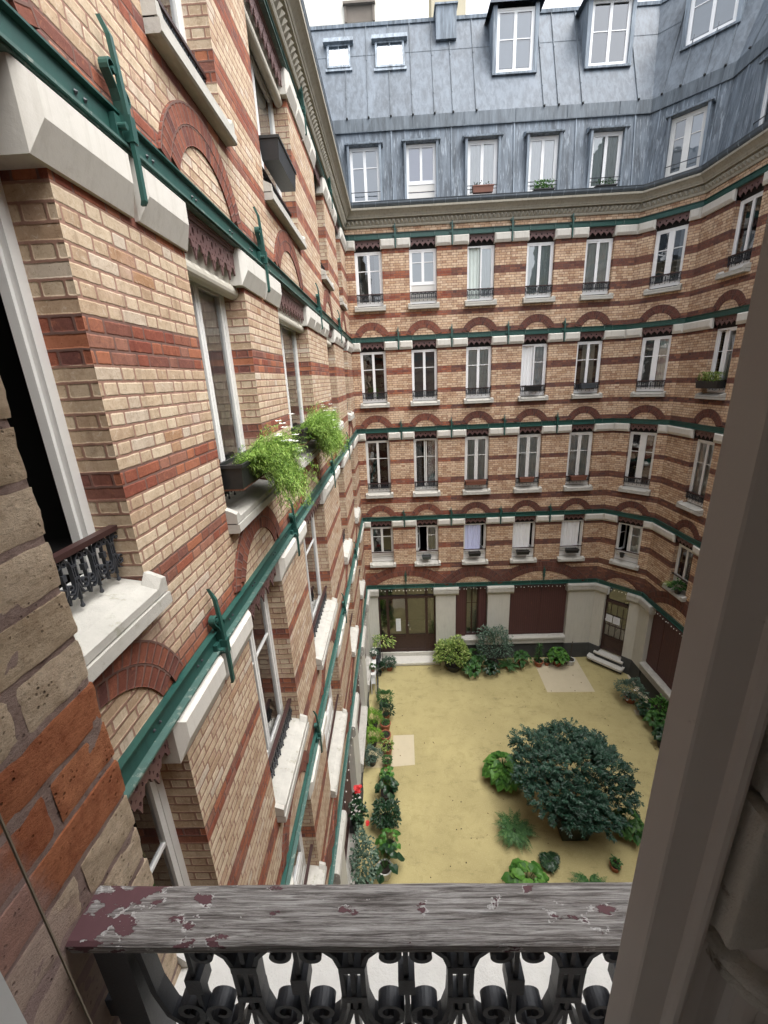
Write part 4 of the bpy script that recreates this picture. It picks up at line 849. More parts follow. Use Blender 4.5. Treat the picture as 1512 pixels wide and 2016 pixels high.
for a, b in RX: roof_window(FR, right, a, b, cur=[(0,1,'cur_dim')], rail=1)
dormer(FR, right, 2.3, 3.6, H+8.42, H+9.9, 'cur_sky')
pier(FR, right, 0, .62, KCR, 0, o0=0, o1=.1); gf_window(FR, right, .62, 3.1, [(.64,1.25),(1.25,1.87),(1.87,2.48),(2.48,3.09)])
pier(FR, right, 3.1, 3.95); gf_window(FR, right, 3.95, 6.4, [(3.97,4.55),(4.55,5.15),(5.15,5.75),(5.75,6.38)]); pier(FR, right, 6.4, 7.2); gf_window(FR, right, 7.2, 9.6, [(7.22,7.8),(7.8,8.4),(8.4,9),(9,9.58)]); pier(FR, right, 9.6, LR, 0, 1, o1=0)
# ------------------------------------------------------------------ LEFT WING (close to the camera)
left = tag(empty('brick_building', FL.pt(7, 0, 0)), 'tall striped brick wing along the side, nearest, with open dark window and green anchored beams', 'building', 'brick wings around the courtyard')
LX = [(.83,2.0), (3.17,4.34), (5.55,7.39), (9.48,10.65), (12.55,13.6)]; LANC = [2.585, 4.93, 8.46, 11.6]
LS = {0: (-2.15,-2.32), 1: (-2.28,-2.46), 2: (-2.46,-2.66), 3: (-1.90,-2.06)}
wall(FL, -.2, 15, ZE-.15, Zc+.02, [(a, b, BANDS[r]+LS[r][0]-.03, BANDS[r]-.15) for a, b in LX for r in range(4)], YB, 'wall', left)
LL = {(0,1): dict(open_='LR', ang=85, bar=False), (1,1): dict(bar=False, cur=[(.02,.5,'cur_white'),(.5,.98,'cur_white')], fr=.06), (2,1): dict(bar=False, cur=[(.25,.55,'cur_white'),(.6,.98,'cur_white')], open_='L'),
 (0,2): dict(bar=True, open_='L'), (1,2): dict(bar=True, cur=[(0,1,'cur_dim')]), (2,2): dict(bar=True, open_='L'), (1,3): dict(bar=True, cur=[(.1,.9,'cur_dim')]), (0,3): dict(bar=True), (2,3): dict(bar=False, cur=[(0,1,'cur_dim')]),
 (0,0): dict(bar=True, cur=[(0,1,'cur_dim')]), (1,0): dict(bar=True), (2,0): dict(bar=False, cur=[(.1,.45,'cur_tan'),(.55,.95,'cur_grey')]), (3,0): dict(bar=True)}
for c, (a, b) in enumerate(LX):
    for r in range(4):
        near = c < 3
        lk = dict(LL.get((c, r), dict(bar=True, cur=[(.0,.4,'cur_grey'),(.6,1,'cur_grey')]))); lk['mat'] = 'white'
        bay(FL, left, a, b, r, lk, False, fine=near, lod=2 if c < 2 else 1, rail=True if r < 3 else 'bar', zsill=LS, sillkw=dict(proj=.085, far=False, ov=.04), arch_=(r > 0))
        if (c, r) in ((1,1), (2,1), (3,1), (2,0)):
            m = MB(); z = BANDS[r]-.50; tube(m, [FL.pt(a+.01, -.115, z), FL.pt(b-.01, -.115, z)], .06, 16); FL.box(m, a+.02, b-.02, -.15, -.09, z-.02, BANDS[r]-.2, 0); m.build('roller_blind', M['blindroll'], left, smooth=False)
for r in range(4):
    T = BANDS[r]; rv = []
    for a, b in LX: rv += [a+.25, b-.22]
    rv += [x+o for x in LANC for o in (-.28, .28)]
    beam(FL, left, -.2, 15, T, 0, 1, plates=[], rivets=sorted(rv))
    for i, s in enumerate(LANC):
        wide = i in (2, 3); n = 2 if wide else 1
        lintel(FL, left, LX[i][1]-.11, s-.024, T, far=False, lobes=n, dep=.08); lintel(FL, left, s+.024, LX[i+1][0], T, far=False, lobes=n, dep=.08); anchor(FL, left, s, T-(.06 if r == 2 else 0), big=True)
    lintel(FL, left, LX[4][1], 15, T, far=False, k1=1.0, dep=.08); lintel(FL, left, .46, LX[0][0], T, far=False, dep=.08)
beam(FL, left, -.2, 15, ZE, 0, 1, plates=[])
for s, ri, pp in ((3.9, 1.6, 0), (6.7, 1.6, .007), (9.9, 1.4, 0), (13.0, 1.3, .007)): arch(FL, left, s, ZE, 3, M['arch_r'], M['brick_y'], pr=pp, ri=ri, ro=ri+.4, cz=.4-ri, base=.03)
cornice(FL, left, -.2, 15, 0, 1); gutter(FL, left, -.2, 15, 0, 1)
roof(FL, left, -.2, 15, 0, 1, [2.5,4.75,8.15,11.2,13.9], [.5+.6*i for i in range(24)], [(a+.05, b-.05) for a, b in LX])
for a, b in LX: roof_window(FL, left, a+.12, b-.12, cur=[(0,1,'cur_sky')], rail=1)
pcs = [(-.2,.4),(1.95,2.9),(5.0,5.9),(8.15,9.1),(11.3,12.3),(13.9,15)]
for i, (a, b) in enumerate(pcs): pier(FL, left, a, b, 0, 1 if b == 15 else 0, o0=.1 if i else 0, o1=0 if b == 15 else .1)
for (a, b), (c, d) in zip(pcs, pcs[1:]):
    n = 4 if c-b > 1.5 else 3; ws = [b+(c-b)*k/n for k in range(n+1)]; gf_window(FL, left, b, c, list(zip(ws, ws[1:])))
# hole between the wings above the plinth corner is closed by the mitred piers

# ------------------------------------------------------------------ OWN WING with the window the picture is taken from
own = tag(empty('brick_building', (3.7, .453, 0)), 'building the view is taken from: orange and buff brick reveal, white stone sill, weathered wooden rail on black ironwork, dark casement', 'building', 'brick wings around the courtyard')
tag(own, 'nearest brick wall with the window itself: weathered wooden rail, black ironwork, dark casement')
wall(FO, -1.36, 8.78, 0, H+2.3, [(-.43,.74,H-.97,ZB_-.15)], YB, 'wall', own, None, rev=.2, room=False)
beam(FO, own, -1.31, 8.78, ZB_, 1, 1, rivets=(-.8,.9,1.5))
m = MB(); FO.box(m, -1.31, 8.78, -6, .12, H+2.302, H+2.42); m.build('roof', M['zinc'], own)  # unseen; wing kept low and flat here to let more light into the courtyard
# bricks of the reveal, each laid and worn on its own
def worn_brick(mb, x0, x1, y0, y1, z0, z1, m, tint, amp=.0035, step=.0065, rad=.0035, seed=0):
    """rough box; displaced outward/inward along all axes by noise, edges rounded"""
    nx, ny, nz = max(2, int((x1-x0)/step/2)), max(2, int((y1-y0)/step)), max(2, int((z1-z0)/step))
    c = Vector(((x0+x1)/2, (y0+y1)/2, (z0+z1)/2)); hx_, hy, hz = (x1-x0)/2, (y1-y0)/2, (z1-z0)/2
    def P(x, y, z):
        q = Vector((x, y, z)); l = q-c; r = rad*(1+.7*mnoise.noise(q*45+Vector((seed,0,0))))
        ix, iy, iz = max(hx_-r, 0), max(hy-r, 0), max(hz-r, 0)
        k = Vector((max(-ix, min(ix, l.x)), max(-iy, min(iy, l.y)), max(-iz, min(iz, l.z)))); e = l-k
        if e.length > 1e-9: e = e.normalized()*min(e.length, r)
        q2 = c+k+e; n = q*1.0
        a = mnoise.fractal(n*28+Vector((0,seed,0)), 1.0, 2.0, 4)*amp+mnoise.noise(n*150)*amp*.35
        d = e.normalized() if e.length > 1e-9 else Vector((1,0,0))
        return tuple(q2+d*a)
    def grid(fn, a, b):
        vs = [P(*fn(i/a, j/b)) for i in range(a+1) for j in range(b+1)]; fs = [(i*(b+1)+j, (i+1)*(b+1)+j, (i+1)*(b+1)+j+1, i*(b+1)+j+1) for i in range(a) for j in range(b)]; mb.add(vs, fs, m, None, tint)
    L = lambda a, b, t: a+(b-a)*t
    grid(lambda s, t: (x1, L(y0,y1,s), L(z0,z1,t)), ny, nz); grid(lambda s, t: (L(x0,x1,s), y1, L(z0,z1,t)), nx, nz); grid(lambda s, t: (L(x0,x1,s), L(y0,y1,t), z1), nx, ny); grid(lambda s, t: (L(x0,x1,s), L(y0,y1,t), z0), nx, ny)
mb = MB(); rnd = random.Random(5); cz = .0662; base = H-.097
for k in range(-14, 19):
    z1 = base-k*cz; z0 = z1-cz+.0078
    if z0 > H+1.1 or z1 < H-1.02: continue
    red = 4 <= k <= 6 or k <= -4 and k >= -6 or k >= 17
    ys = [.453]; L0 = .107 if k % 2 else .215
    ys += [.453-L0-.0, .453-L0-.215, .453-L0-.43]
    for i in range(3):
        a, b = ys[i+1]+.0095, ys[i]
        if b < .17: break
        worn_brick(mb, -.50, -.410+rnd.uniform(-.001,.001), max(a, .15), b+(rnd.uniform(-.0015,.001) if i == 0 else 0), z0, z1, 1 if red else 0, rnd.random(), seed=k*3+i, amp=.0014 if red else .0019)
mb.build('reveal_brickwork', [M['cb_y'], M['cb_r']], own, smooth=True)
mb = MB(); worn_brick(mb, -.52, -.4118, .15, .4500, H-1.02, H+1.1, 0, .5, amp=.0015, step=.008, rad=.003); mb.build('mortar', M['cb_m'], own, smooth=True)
sw = sill(FO, own, -.43, .74, H-.945, H-1.11, proj=.085, depth=.22, ov=.01); M['sillw'] = plain('pale_speckled_sill_stone', (.80,.79,.75), .85, .12, 30, .5, .004, stain=((.5,.48,.42), 60, .62, .6)); sw.data.materials[0] = M['sillw']
# handrail and iron panel
mb = MB(); nx = 60
def rail_pt(i, j):
    x = -.412+1.15*i/nx; prof = [(.309,-.625),(.3085,-.622),(.3125,-.6195),(.34,-.619),(.367,-.6195),(.371,-.622),(.371,-.64),(.36,-.652),(.325,-.652),(.312,-.64)]
    y, z = prof[j]; w_ = mnoise.noise(Vector((x*9, j*3.1, 0)))*.0009; return (x, y+w_, H+z+w_*.7)
vs = [rail_pt(i, j) for i in range(nx+1) for j in range(10)]; fs = [(i*10+j, i*10+(j+1) % 10, (i+1)*10+(j+1) % 10, (i+1)*10+j) for i in range(nx) for j in range(10)]+[tuple(range(10)), tuple(nx*10+j for j in range(9, -1, -1))]
rail = put('handrail', vs, fs, M['wood'], own, org=(0, .34, H-.64))
mb = MB(); iron_panel(mb, FO, -.33, .735, -.118, H-.650, .272, phase=-.079, lod=2, p=.1365)
FO.box(mb, -.392, -.352, -.135, -.10, H-.97, H-.652); FO.box(mb, -.412, -.392, -.128, -.108, H-.80, H-.765); ribbon(mb, FO, -.345, -.118, H-.650, [(0,0),(.004,-.1),(.015,-.15),(.032,-.172),(.05,-.171),(.06,-.158)]+[(.043+(.019-.013*j/12)*math.cos(-.55+6.0*j/12), -.143+(.019-.013*j/12)*math.sin(-.55+6.0*j/12)) for j in range(13)], .008, .02)
mb.build('railing', M['iron'], own)
# casement leaf standing ajar: stile, moulding, rounded astragal with old bolt keeper
M['oldpaint'] = plain("grey_beige_old_paint", (.86,.80,.75), .5, .06, 5, .15, .002, stain=((.12,.08,.06), 30, .70, .5))
M['oldpaint2'] = plain("chipped_white_paint", (.92,.88,.80), .55, .1, 22, .7, .004, stain=((.16,.08,.045), 26, .60, .7))
cas = MB(); zt_, zb_ = H+1.12, H-.93
prof = [(.1815,.2400),(.1795,.2380),(.1862,.2215),(.1875,.2200),(.2045,.2110),(.2050,.2070),(.2068,.2028),(.2095,.2012),(.2125,.2022),(.2140,.2060),(.2150,.2190),(.2270,.2200),(.2340,.2120)]+[(.262+.0265*math.cos(a), .2125+.0265*math.sin(a)) for a in [math.radians(x) for x in range(190, 361, 14)]]+[(.2885,.2400)]
n = len(prof); lv = [zb_, H-.6, H-.3, H, H+.5, zt_]; vs = []
for z in lv:
    lean = (z-(H-.5))*.0045
    for i, (x, y) in enumerate(prof): vs.append((x+lean*(1 if i < 4 else .2)+mnoise.noise(Vector((z*4, i*.7, 0)))*.0006, y, z))
fs = [(k*n+i, k*n+(i+1) % n, (k+1)*n+(i+1) % n, (k+1)*n+i) for k in range(len(lv)-1) for i in range(n)]; cas.add(vs, fs, 0)
box(cas, .655, .74, .19, .24, zb_, zt_, 0); box(cas, .285, .66, .20, .24, zb_, zb_+.09, 0); box(cas, .285, .66, .20, .24, zt_-.06, zt_, 0)
cs = cas.build('casement', M['oldpaint'], own)
g = MB(); g.add([(.286,.222,zb_+.08),(.66,.222,zb_+.08),(.66,.222,zt_-.05),(.286,.222,zt_-.05)], [(0,1,2,3)]); g.build('pane', M['glass'], cs)
kp = MB()
def keeper(mb, z0, z1, x0, x1, yf, m=0):
    worn_brick(mb, x0, x1, yf, .215, z0, z1, m, .5, amp=.0022, step=.004, rad=.004)
def blob(mb, x0, x1, y0, y1, z0, z1, amp=.0025, m=0, rad=.005):
    nn = 12; c = Vector(((x0+x1)/2, (y0+y1)/2, (z0+z1)/2)); vs = []; fs = []
    for f in range(6):
        b = len(vs)
        for i in range(nn+1):
            for j in range(nn+1):
                u, v = -1+2*i/nn, -1+2*j/nn; p = [(u,v,1),(u,v,-1),(u,1,v),(u,-1,v),(1,u,v),(-1,u,v)][f]
                l = Vector((p[0]*(x1-x0)/2, p[1]*(y1-y0)/2, p[2]*(z1-z0)/2)); hh = Vector(((x1-x0)/2-rad, (y1-y0)/2-rad, (z1-z0)/2-rad))
                k = Vector([max(-max(hh[q],0), min(max(hh[q],0), l[q])) for q in range(3)]); e = l-k; e = e.normalized()*min(rad, e.length) if e.length > 1e-9 else e
                q3 = c+k+e; q3 += (k+e).normalized()*mnoise.fractal(q3*60, 1., 2., 3)*amp; vs.append(tuple(q3))
        for i in range(nn):
            for j in range(nn): fs.append((b+i*(nn+1)+j, b+(i+1)*(nn+1)+j, b+(i+1)*(nn+1)+j+1, b+i*(nn+1)+j+1))
    mb.add(vs, fs, m)
blob(kp, .217, .258, .190, .214, H-.392, H-.268); blob(kp, .222, .285, .186, .214, H-.262, H-.17); blob(kp, .250, .292, .180, .206, H-.43, H-.29, m=1)
for z, r in ((H-.425,.034),(H-.440,.031)):
    vs = []; fs = []; N = 22
    for i in range(N):
        a = math.radians(150+240*i/(N-1))
        for rr, dz in ((r-.008,.012),(r,.009),(r+.001,-.005),(r-.007,-.010)): vs.append((.262+rr*math.cos(a), .2125+rr*math.sin(a)*1.05, z+dz-.10*(.262+rr*math.cos(a)-.262)+mnoise.noise(Vector((i*.7,rr*90,0)))*.0015))
    for i in range(N-1):
        for q in range(3): fs.append((i*4+q, i*4+q+1, (i+1)*4+q+1, (i+1)*4+q))
    kp.add(vs, fs, 0)
lathe(kp, (.243,.186,H-.292), [(.0,0),(.006,.0),(.0065,.003),(0,.004)], 10, 2, tilt=Matrix.Rotation(math.radians(90), 3, 'X')); lathe(kp, (.250,.184,H-.476), [(.0,0),(.006,.0),(.006,.003),(0,.004)], 10, 2, tilt=Matrix.Rotation(math.radians(90), 3, 'X'))
kp.build('bolt_keeper', [M['oldpaint2'], plain("rust_brown_edge", (.16,.07,.03), .8, .4, 30, .6), M['dark']], cs, smooth=True)
m = MB(); box(m, -.435, -.398, .13, .243, H-.97, H+1.12); jb = m.build('window_jamb', M['white'], own); 
m = MB(); box(m, -.435, .74, .13, .235, H-.97, H-.915); m.build('window_frame', M['white'], own)
# room the picture is taken from: unseen, small and pale to bounce light indoors
M['roomwall'] = plain("plain_room_wall", (.90,.87,.84), .9, .05, 2, 0); rm = tag(empty('room', (0,-.8,H-1.45)), None, None, None, 'structure')
def rquad(name, P):
    m = MB(); m.add(P, [(0,1,2,3)]); return m.build(name, M['roomwall'], rm)
x0, x1, y0, y1, z0, z1 = -1.1, 1.5, -1.7, .133, H-1.45, H+1.25
rquad('room_floor', [(x0,y0,z0),(x1,y0,z0),(x1,y1,z0),(x0,y1,z0)]); rquad('room_ceiling', [(x0,y0,z1),(x1,y0,z1),(x1,y1,z1),(x0,y1,z1)]); rquad('room_wall', [(x0,y0,z0),(x1,y0,z0),(x1,y0,z1),(x0,y0,z1)]); rquad('room_wall', [(x0,y0,z0),(x0,y1,z0),(x0,y1,z1),(x0,y0,z1)]); rquad('room_wall', [(x1,y0,z0),(x1,y1,z0),(x1,y1,z1),(x1,y0,z1)])
for a, b, c, d in ((x0,-.43,z0,z1),(.74,x1,z0,z1),(-.43,.74,z0,H-.97),(-.43,.74,H+1.12,z1)): rquad('room_wall', [(a,y1,c),(b,y1,c),(b,y1,d),(a,y1,d)])
M['cord'] = plain("beige_cord", (.40,.34,.25), .8, .2, 60, .4, .001)
m = MB(); tube(m, [(-.286+.001*math.sin(i), .21, H+1.1-i*.13) for i in range(17)], .0011, 6)
tag(m.build('blind_cord', M['cord']), 'thin beige cord hanging straight down in front of the nearest orange bricks', 'cord')
# ------------------------------------------------------------------ buildings beyond the roofs
def block(name, x0, x1, y0, y1, z0, z1, mat, label, rec=None):
    m = MB(); box(m, x0, x1, y0, y1, z0, z1); box(m, x0-.05, x1+.05, y0-.05, y1+.05, z1, z1+.12); o = m.build('wall', M[mat]); r = empty(name, ((x0+x1)/2, y0, z0)); o.parent = r; o.location = Vector(WORLD_ORG[o.name]-WORLD_ORG[r.name])
    if rec:
        a, b, c, d = rec; m = MB(); box(m, a-.07, a, y0-.05, y0+.02, c, d); box(m, b, b+.07, y0-.05, y0+.02, c, d); box(m, a-.1, b+.1, y0-.12, y0+.02, d, d+.06); m.build('window_surround', M['rust'], r)
        m = MB(); box(m, a, b, y0-.012, y0-.004, c, d); m.build('window', M['rust'], r)
    return tag(r, label, 'building')
block('rendered_building', -2.6, .92, 17.6, 24, H+8, H+16.5, 'cream', 'cream rendered building with a small recessed window rising behind the zinc ridge', (-1.05, -.22, H+10.95, H+11.36))
block('chimney_stack', 1.66, 2.75, 17.6, 18.6, H+8, H+14, 'yellowish', 'ochre rendered chimney stack rising behind the ridge beside the roof vent box')
block('rendered_building', 6.4, 9.2, 20.5, 26, H+8, H+14.2, 'rust', 'dull grey building glimpsed behind the ridge between the two front dormers') if False else None
# ------------------------------------------------------------------ foliage
def rv(n, a, b): return RNG.uniform(a, b, n)
def unit(v): return v/np.maximum(np.linalg.norm(v, axis=-1, keepdims=True), 1e-9)
def leaves(P, D, L, Wd, droop=.25, nrm=None, kind=0, tint=None):
    """P base, D direction, L length, Wd width -> verts, faces, tint arrays. 6-gon leaf folded along the midrib"""
    n = len(P); D = unit(D); L = np.broadcast_to(L, (n,)).reshape(n, 1); Wd = np.broadcast_to(Wd, (n,)).reshape(n, 1)
    up = np.tile([0, 0, 1.], (n, 1)) if nrm is None else nrm; S = unit(np.cross(D, up)+1e-6); N = unit(np.cross(S, D))
    down = np.array([0, 0, -1.])*droop
    prof = {0: [(.0,.06),(.35,.5),(.7,.36),(1.,.0)], 1: [(0,.05),(.3,.5),(.6,.48),(1.,0)], 2: [(0,.15),(.2,.32),(.75,.22),(1,0)]}[kind]
    V = []; 
    for t, w in prof:
        c = P+D*L*t+down*L*t*t
        if w > 0: V += [c-S*Wd*w+N*Wd*w*.35, c, c+S*Wd*w+N*Wd*w*.35]
        else: V += [c]
    k = len(V); V = np.stack(V, 1).reshape(-1, 3); b = np.arange(n)*k
    F_ = []
    for r in range(len(prof)-2):
        F_ += [[3*r, 3*r+1, 3*r+4, 3*r+3], [3*r+1, 3*r+2, 3*r+5, 3*r+4]]
    e = 3*(len(prof)-2); tris = [[e, e+1, e+3], [e+1, e+2, e+3]]
    faces = [(b[:, None]+np.array(f)[None]).tolist() for f in F_+tris]; faces = [q for f in faces for q in f]
    T = RNG.uniform(0, 1, n) if tint is None else tint
    return V, faces, np.repeat(T, k)
def joinl(parts):
    V = []; F_ = []; T = []; b = 0
    for v, f, t in parts: V.append(v); F_ += [[i+b for i in q] for q in f]; T.append(t); b += len(v)
    return np.concatenate(V), F_, np.concatenate(T)
def fol(name, parts, mat, parent, org=None):
    V, F_, T = joinl(parts); return put(name, V, F_, M[mat], parent, attr=T, org=org)
def dome(n, c, rx, ry, rz, lo=-.15, shell=.55):
    d = RNG.normal(size=(n*2, 3)); d = unit(d); d = d[d[:, 2] > lo][:n]; r = (shell+(1-shell)*RNG.uniform(0, 1, (len(d), 1))**.6)
    lump = 1+.16*np.sin(d[:, :1]*5+c[0]*3)+.14*np.sin(d[:, 1:2]*6+c[1]*2)
    return np.array(c)+d*r*lump*np.array([rx, ry, rz]), d
def bush(parent, c, r, h, n, ls, mat, wd=.45, name='foliage', lo=-.2, kind=1, droop=.3, upw=.4):
    P, D = dome(n, (c[0], c[1], c[2]+h*.45), r, r, h*.55, lo); n = len(P)
    Dd = unit(D*np.array([1,1,.5])+RNG.normal(size=(n, 3))*.45+np.array([0,0,upw])); L = ls*rv(n, .6, 1.25)
    rad = np.linalg.norm((P-np.array([c[0],c[1],c[2]+h*.45]))/np.array([r,r,h*.55]), axis=1); t = np.clip(RNG.uniform(0, 1, n)*.75+.3*(rad-.6), 0, 1)
    return fol(name, [leaves(P, Dd, L, L*wd, droop, kind=kind, tint=t)], mat, parent)
def stems(parent, c, r, h, n=5, rad=.008, mat='bark'):
    m = MB()
    for i in range(n):
        a = 2*math.pi*i/n+c[0]; tube(m, [(c[0]+.02*math.cos(a), c[1]+.02*math.sin(a), c[2]), (c[0]+r*.3*math.cos(a), c[1]+r*.3*math.sin(a), c[2]+h*.35), (c[0]+r*.55*math.cos(a), c[1]+r*.55*math.sin(a), c[2]+h*.7)], [rad, rad*.8, rad*.5], 6)
    return m.build('stem', M[mat], parent)
def rosette(parent, c, r, n, mat, wf=.5, h=.3, name='foliage', kind=1):
    """big leaves on arching stalks"""
    n = int(n*1.7); a = rv(n, 0, 2*math.pi); k = RNG.uniform(.1, 1, n)**.7; P = np.stack([c[0]+r*.72*k*np.cos(a), c[1]+r*.72*k*np.sin(a), c[2]+h*(1-.55*k*k)+rv(n, -.04, .04)], 1)
    D = np.stack([np.cos(a), np.sin(a), .35-.7*k], 1)+RNG.normal(size=(n, 3))*.2; L = r*.37*rv(n, .65, 1.2)
    m = MB()
    for i in range(0, n, 2): tube(m, [(c[0], c[1], c[2]-.05), tuple((np.array(c)+P[i])/2+np.array([0,0,h*.2])), tuple(P[i])], [.006,.005,.003], 5)
    st = m.build('stem', M['lf_mid'], parent); return fol(name, [leaves(P, D, L, L*wf*1.3, .35, kind=kind)], mat, parent)
def fronds(parent, c, r, n, mat, pairs=16, ll=.09, up=.8, name='fronds', wl=.28):
    PP = []; DD = []; LL = []; m = MB()
    for i in range(n):
        a = random.uniform(0, 2*math.pi); e = random.uniform(.35, 1.1)*up; R = r*random.uniform(.7, 1.1); pts = []
        for j in range(pairs+1):
            t = j/pairs; pts.append(np.array([c[0]+R*t*math.cos(a), c[1]+R*t*math.sin(a), c[2]+R*e*(t-.85*t*t*1.0)]))
        tube(m, [tuple(p) for p in pts[::4]], .003, 4)
        for j in range(2, pairs+1):
            d = unit(pts[j]-pts[j-1]); s_ = unit(np.cross(d, [0,0,1.])); t = j/pairs; l = ll*math.sin(math.pi*min(.97, .12+t*.88))
            for sg in (-1, 1): PP.append(pts[j]); DD.append(s_*sg+d*.55+np.array([0,0,-.15])+RNG.normal(size=3)*.12); LL.append(l+.01)
    m.build('stem', M['lf_mid'], parent); LL = np.array(LL); return fol(name, [leaves(np.array(PP), np.array(DD), LL, LL*wl, .2, kind=0)], mat, parent)
def trailing(parent, segs, n, mat, name='foliage', L=.35, ll=.028):
    """feathery arching and trailing sprays along a box; segs = list of (base, dir)"""
    PP = []; DD = []; m = MB()
    for i in range(n):
        b, d = segs(); b = np.array(b); d = unit(np.array(d, float)); ln = L*random.uniform(.5, 1.25); K = 9; p = b.copy(); v = d.copy()
        pts = [p.copy()]
        for j in range(K): v = unit(v+np.array([0,0,-.13])+RNG.normal(size=3)*.12); p = p+v*ln/K; pts.append(p.copy())
        if i % 3 == 0: tube(m, [tuple(q) for q in pts[::3]], .0015, 4)
        for j in range(1, K+1):
            for q in range(9):
                t = random.random(); PP.append(pts[j-1]*(1-t)+pts[j]*t+RNG.normal(size=3)*.013); DD.append(v+RNG.normal(size=3)*.9)
    LL = ll*rv(len(PP), .6, 1.3); m.build('stem', M['lf_mid'], parent); return fol(name, [leaves(np.array(PP), np.array(DD), LL, LL*.30, .15, kind=2)], mat, parent)
def round_pot(parent, c, r, h, mat='terracotta', soil=True, lip=True, name='pot'):
    m = MB(); lathe(m, c, [(r*.68,0),(r*.72,.005),(r*.93,h*.8),(r*1.04,h*.8),(r*1.06,h*.98),(r*1.0,h),(r*.90,h*.99),(r*.88,h*.86)], 24); o = m.build(name, M[mat], parent, smooth=False)
    if soil: m = MB(); m.add([(c[0]+r*.89*math.cos(a), c[1]+r*.89*math.sin(a), c[2]+h*.9+.006*math.sin(a*5)) for a in [2*math.pi*i/20 for i in range(20)]]+[(c[0],c[1],c[2]+h*.92)], [(i, (i+1) % 20, 20) for i in range(20)]); m.build('soil', M['soil'], parent)
    return o
def trough(parent, fac, s0, s1, d0, d1, z0, z1, mat='blackpot', name='box', taper=.02):
    m = MB(); t = taper; w = .008
    P = lambda o, z, k: [(s0+k+o, d0+k+o, z),(s1-k-o, d0+k+o, z),(s1-k-o, d1-k-o, z),(s0+k+o, d1-k-o, z)]
    R = P(0, z0, t)+P(0, z1-.03, .004)+P(-.012, z1-.028, .004)+P(-.012, z1, .004)+P(w, z1, .004)+P(w, z1-.03, .004)
    fs = [(3,2,1,0)]+[(a*4+k, a*4+(k+1) % 4, a*4+4+(k+1) % 4, a*4+4+k) for a in range(5) for k in range(4)]; m.add(fac.pts(R), fs); o = m.build(name, M[mat], parent)
    m = MB(); m.add(fac.pts([(s0+.012,d0+.012,z1-.03),(s1-.012,d0+.012,z1-.03),(s1-.012,d1-.012,z1-.03),(s0+.012,d1-.012,z1-.03)]), [(0,1,2,3)]); m.build('soil', M['soil'], parent); return o
def flowers(parent, pts, r, mat, name='flowers'):
    m = MB()
    for p in pts:
        for k in range(5):
            a = 2*math.pi*k/5+p[0]*50; q = Vector(p); u = Vector((math.cos(a), math.sin(a), .3))*r; v = Vector((-math.sin(a), math.cos(a), 0))*r*.42; m.add([tuple(q), tuple(q+u*.6+v), tuple(q+u), tuple(q+u*.6-v)], [(0,1,2,3)])
    return m.build(name, M[mat], parent)
# --- the big shrub in its tub
tr = tag(empty('potted_tree', (4.17, 8.0, 0)), 'large spreading blue green shrub in a square dark tub in the middle of the courtyard', 'tree')
m = MB(); tx0, tx1, ty0, ty1 = 3.80, 4.55, 7.64, 8.36
vs = [(tx0+.05,ty0+.05,0),(tx1-.05,ty0+.05,0),(tx1-.05,ty1-.05,0),(tx0+.05,ty1-.05,0),(tx0,ty0,.56),(tx1,ty0,.56),(tx1,ty1,.56),(tx0,ty1,.56)]; m.add(vs, BOXF); box(m, tx0-.03, tx1+.03, ty0-.03, ty0+.04, .561, .62); box(m, tx0-.03, tx1+.03, ty1-.04, ty1+.03, .561, .62); box(m, tx0-.03, tx0+.04, ty0+.041, ty1-.041, .561, .62); box(m, tx1-.04, tx1+.03, ty0+.041, ty1-.041, .561, .62); m.build('tub', M['greenbox'], tr)
m = MB(); box(m, tx0+.041, tx1-.041, ty0+.041, ty1-.041, .5, .57); m.build('soil', M['soil'], tr)
CL = [  # clusters of sprays: centre, radii
 (3.45,8.9,1.62,.72,.60,.40),(4.25,9.05,1.72,.7,.55,.42),(4.95,8.85,1.62,.62,.6,.42),(3.15,8.35,1.45,.55,.55,.36),(3.75,8.3,1.72,.75,.6,.42),(4.55,8.35,1.78,.75,.65,.45),(5.2,8.2,1.5,.55,.65,.42),(5.35,7.85,1.15,.35,.4,.3),
 (3.35,7.85,1.25,.55,.45,.36),(3.85,7.7,1.38,.6,.5,.40),(4.35,7.6,1.25,.55,.45,.38),(4.45,7.5,1.1,.42,.3,.3),(4.75,7.38,.86,.42,.3,.3),(4.2,7.32,1.0,.42,.28,.3),(3.75,7.42,1.05,.4,.28,.28)]
CL = [(4.17+(a-4.17)*.9, 8.05+(b-8.0)*.9, c, d*.86, e*.86, f) for a, b, c, d, e, f in CL]
m = MB(); tops = []
for c in CL:
    mid = (4.17+(c[0]-4.17)*.35, 8.0+(c[1]-8.0)*.35, .55+(c[2]-.55)*.55); tube(m, [(4.17+random.uniform(-.06,.06), 8.0+random.uniform(-.06,.06), .5), mid, (c[0], c[1], c[2])], [.03,.02,.008], 7)
    for k in range(5): tube(m, [((mid[0]+c[0])/2, (mid[1]+c[1])/2, (mid[2]+c[2])/2), (c[0]+random.uniform(-.8,.8)*c[3], c[1]+random.uniform(-.8,.8)*c[4], c[2]+random.uniform(.1,.7)*c[5])], [.009,.004], 5)
m.build('trunk', M['bark'], tr)
PP = []; DD = []; LL = []; TT = []
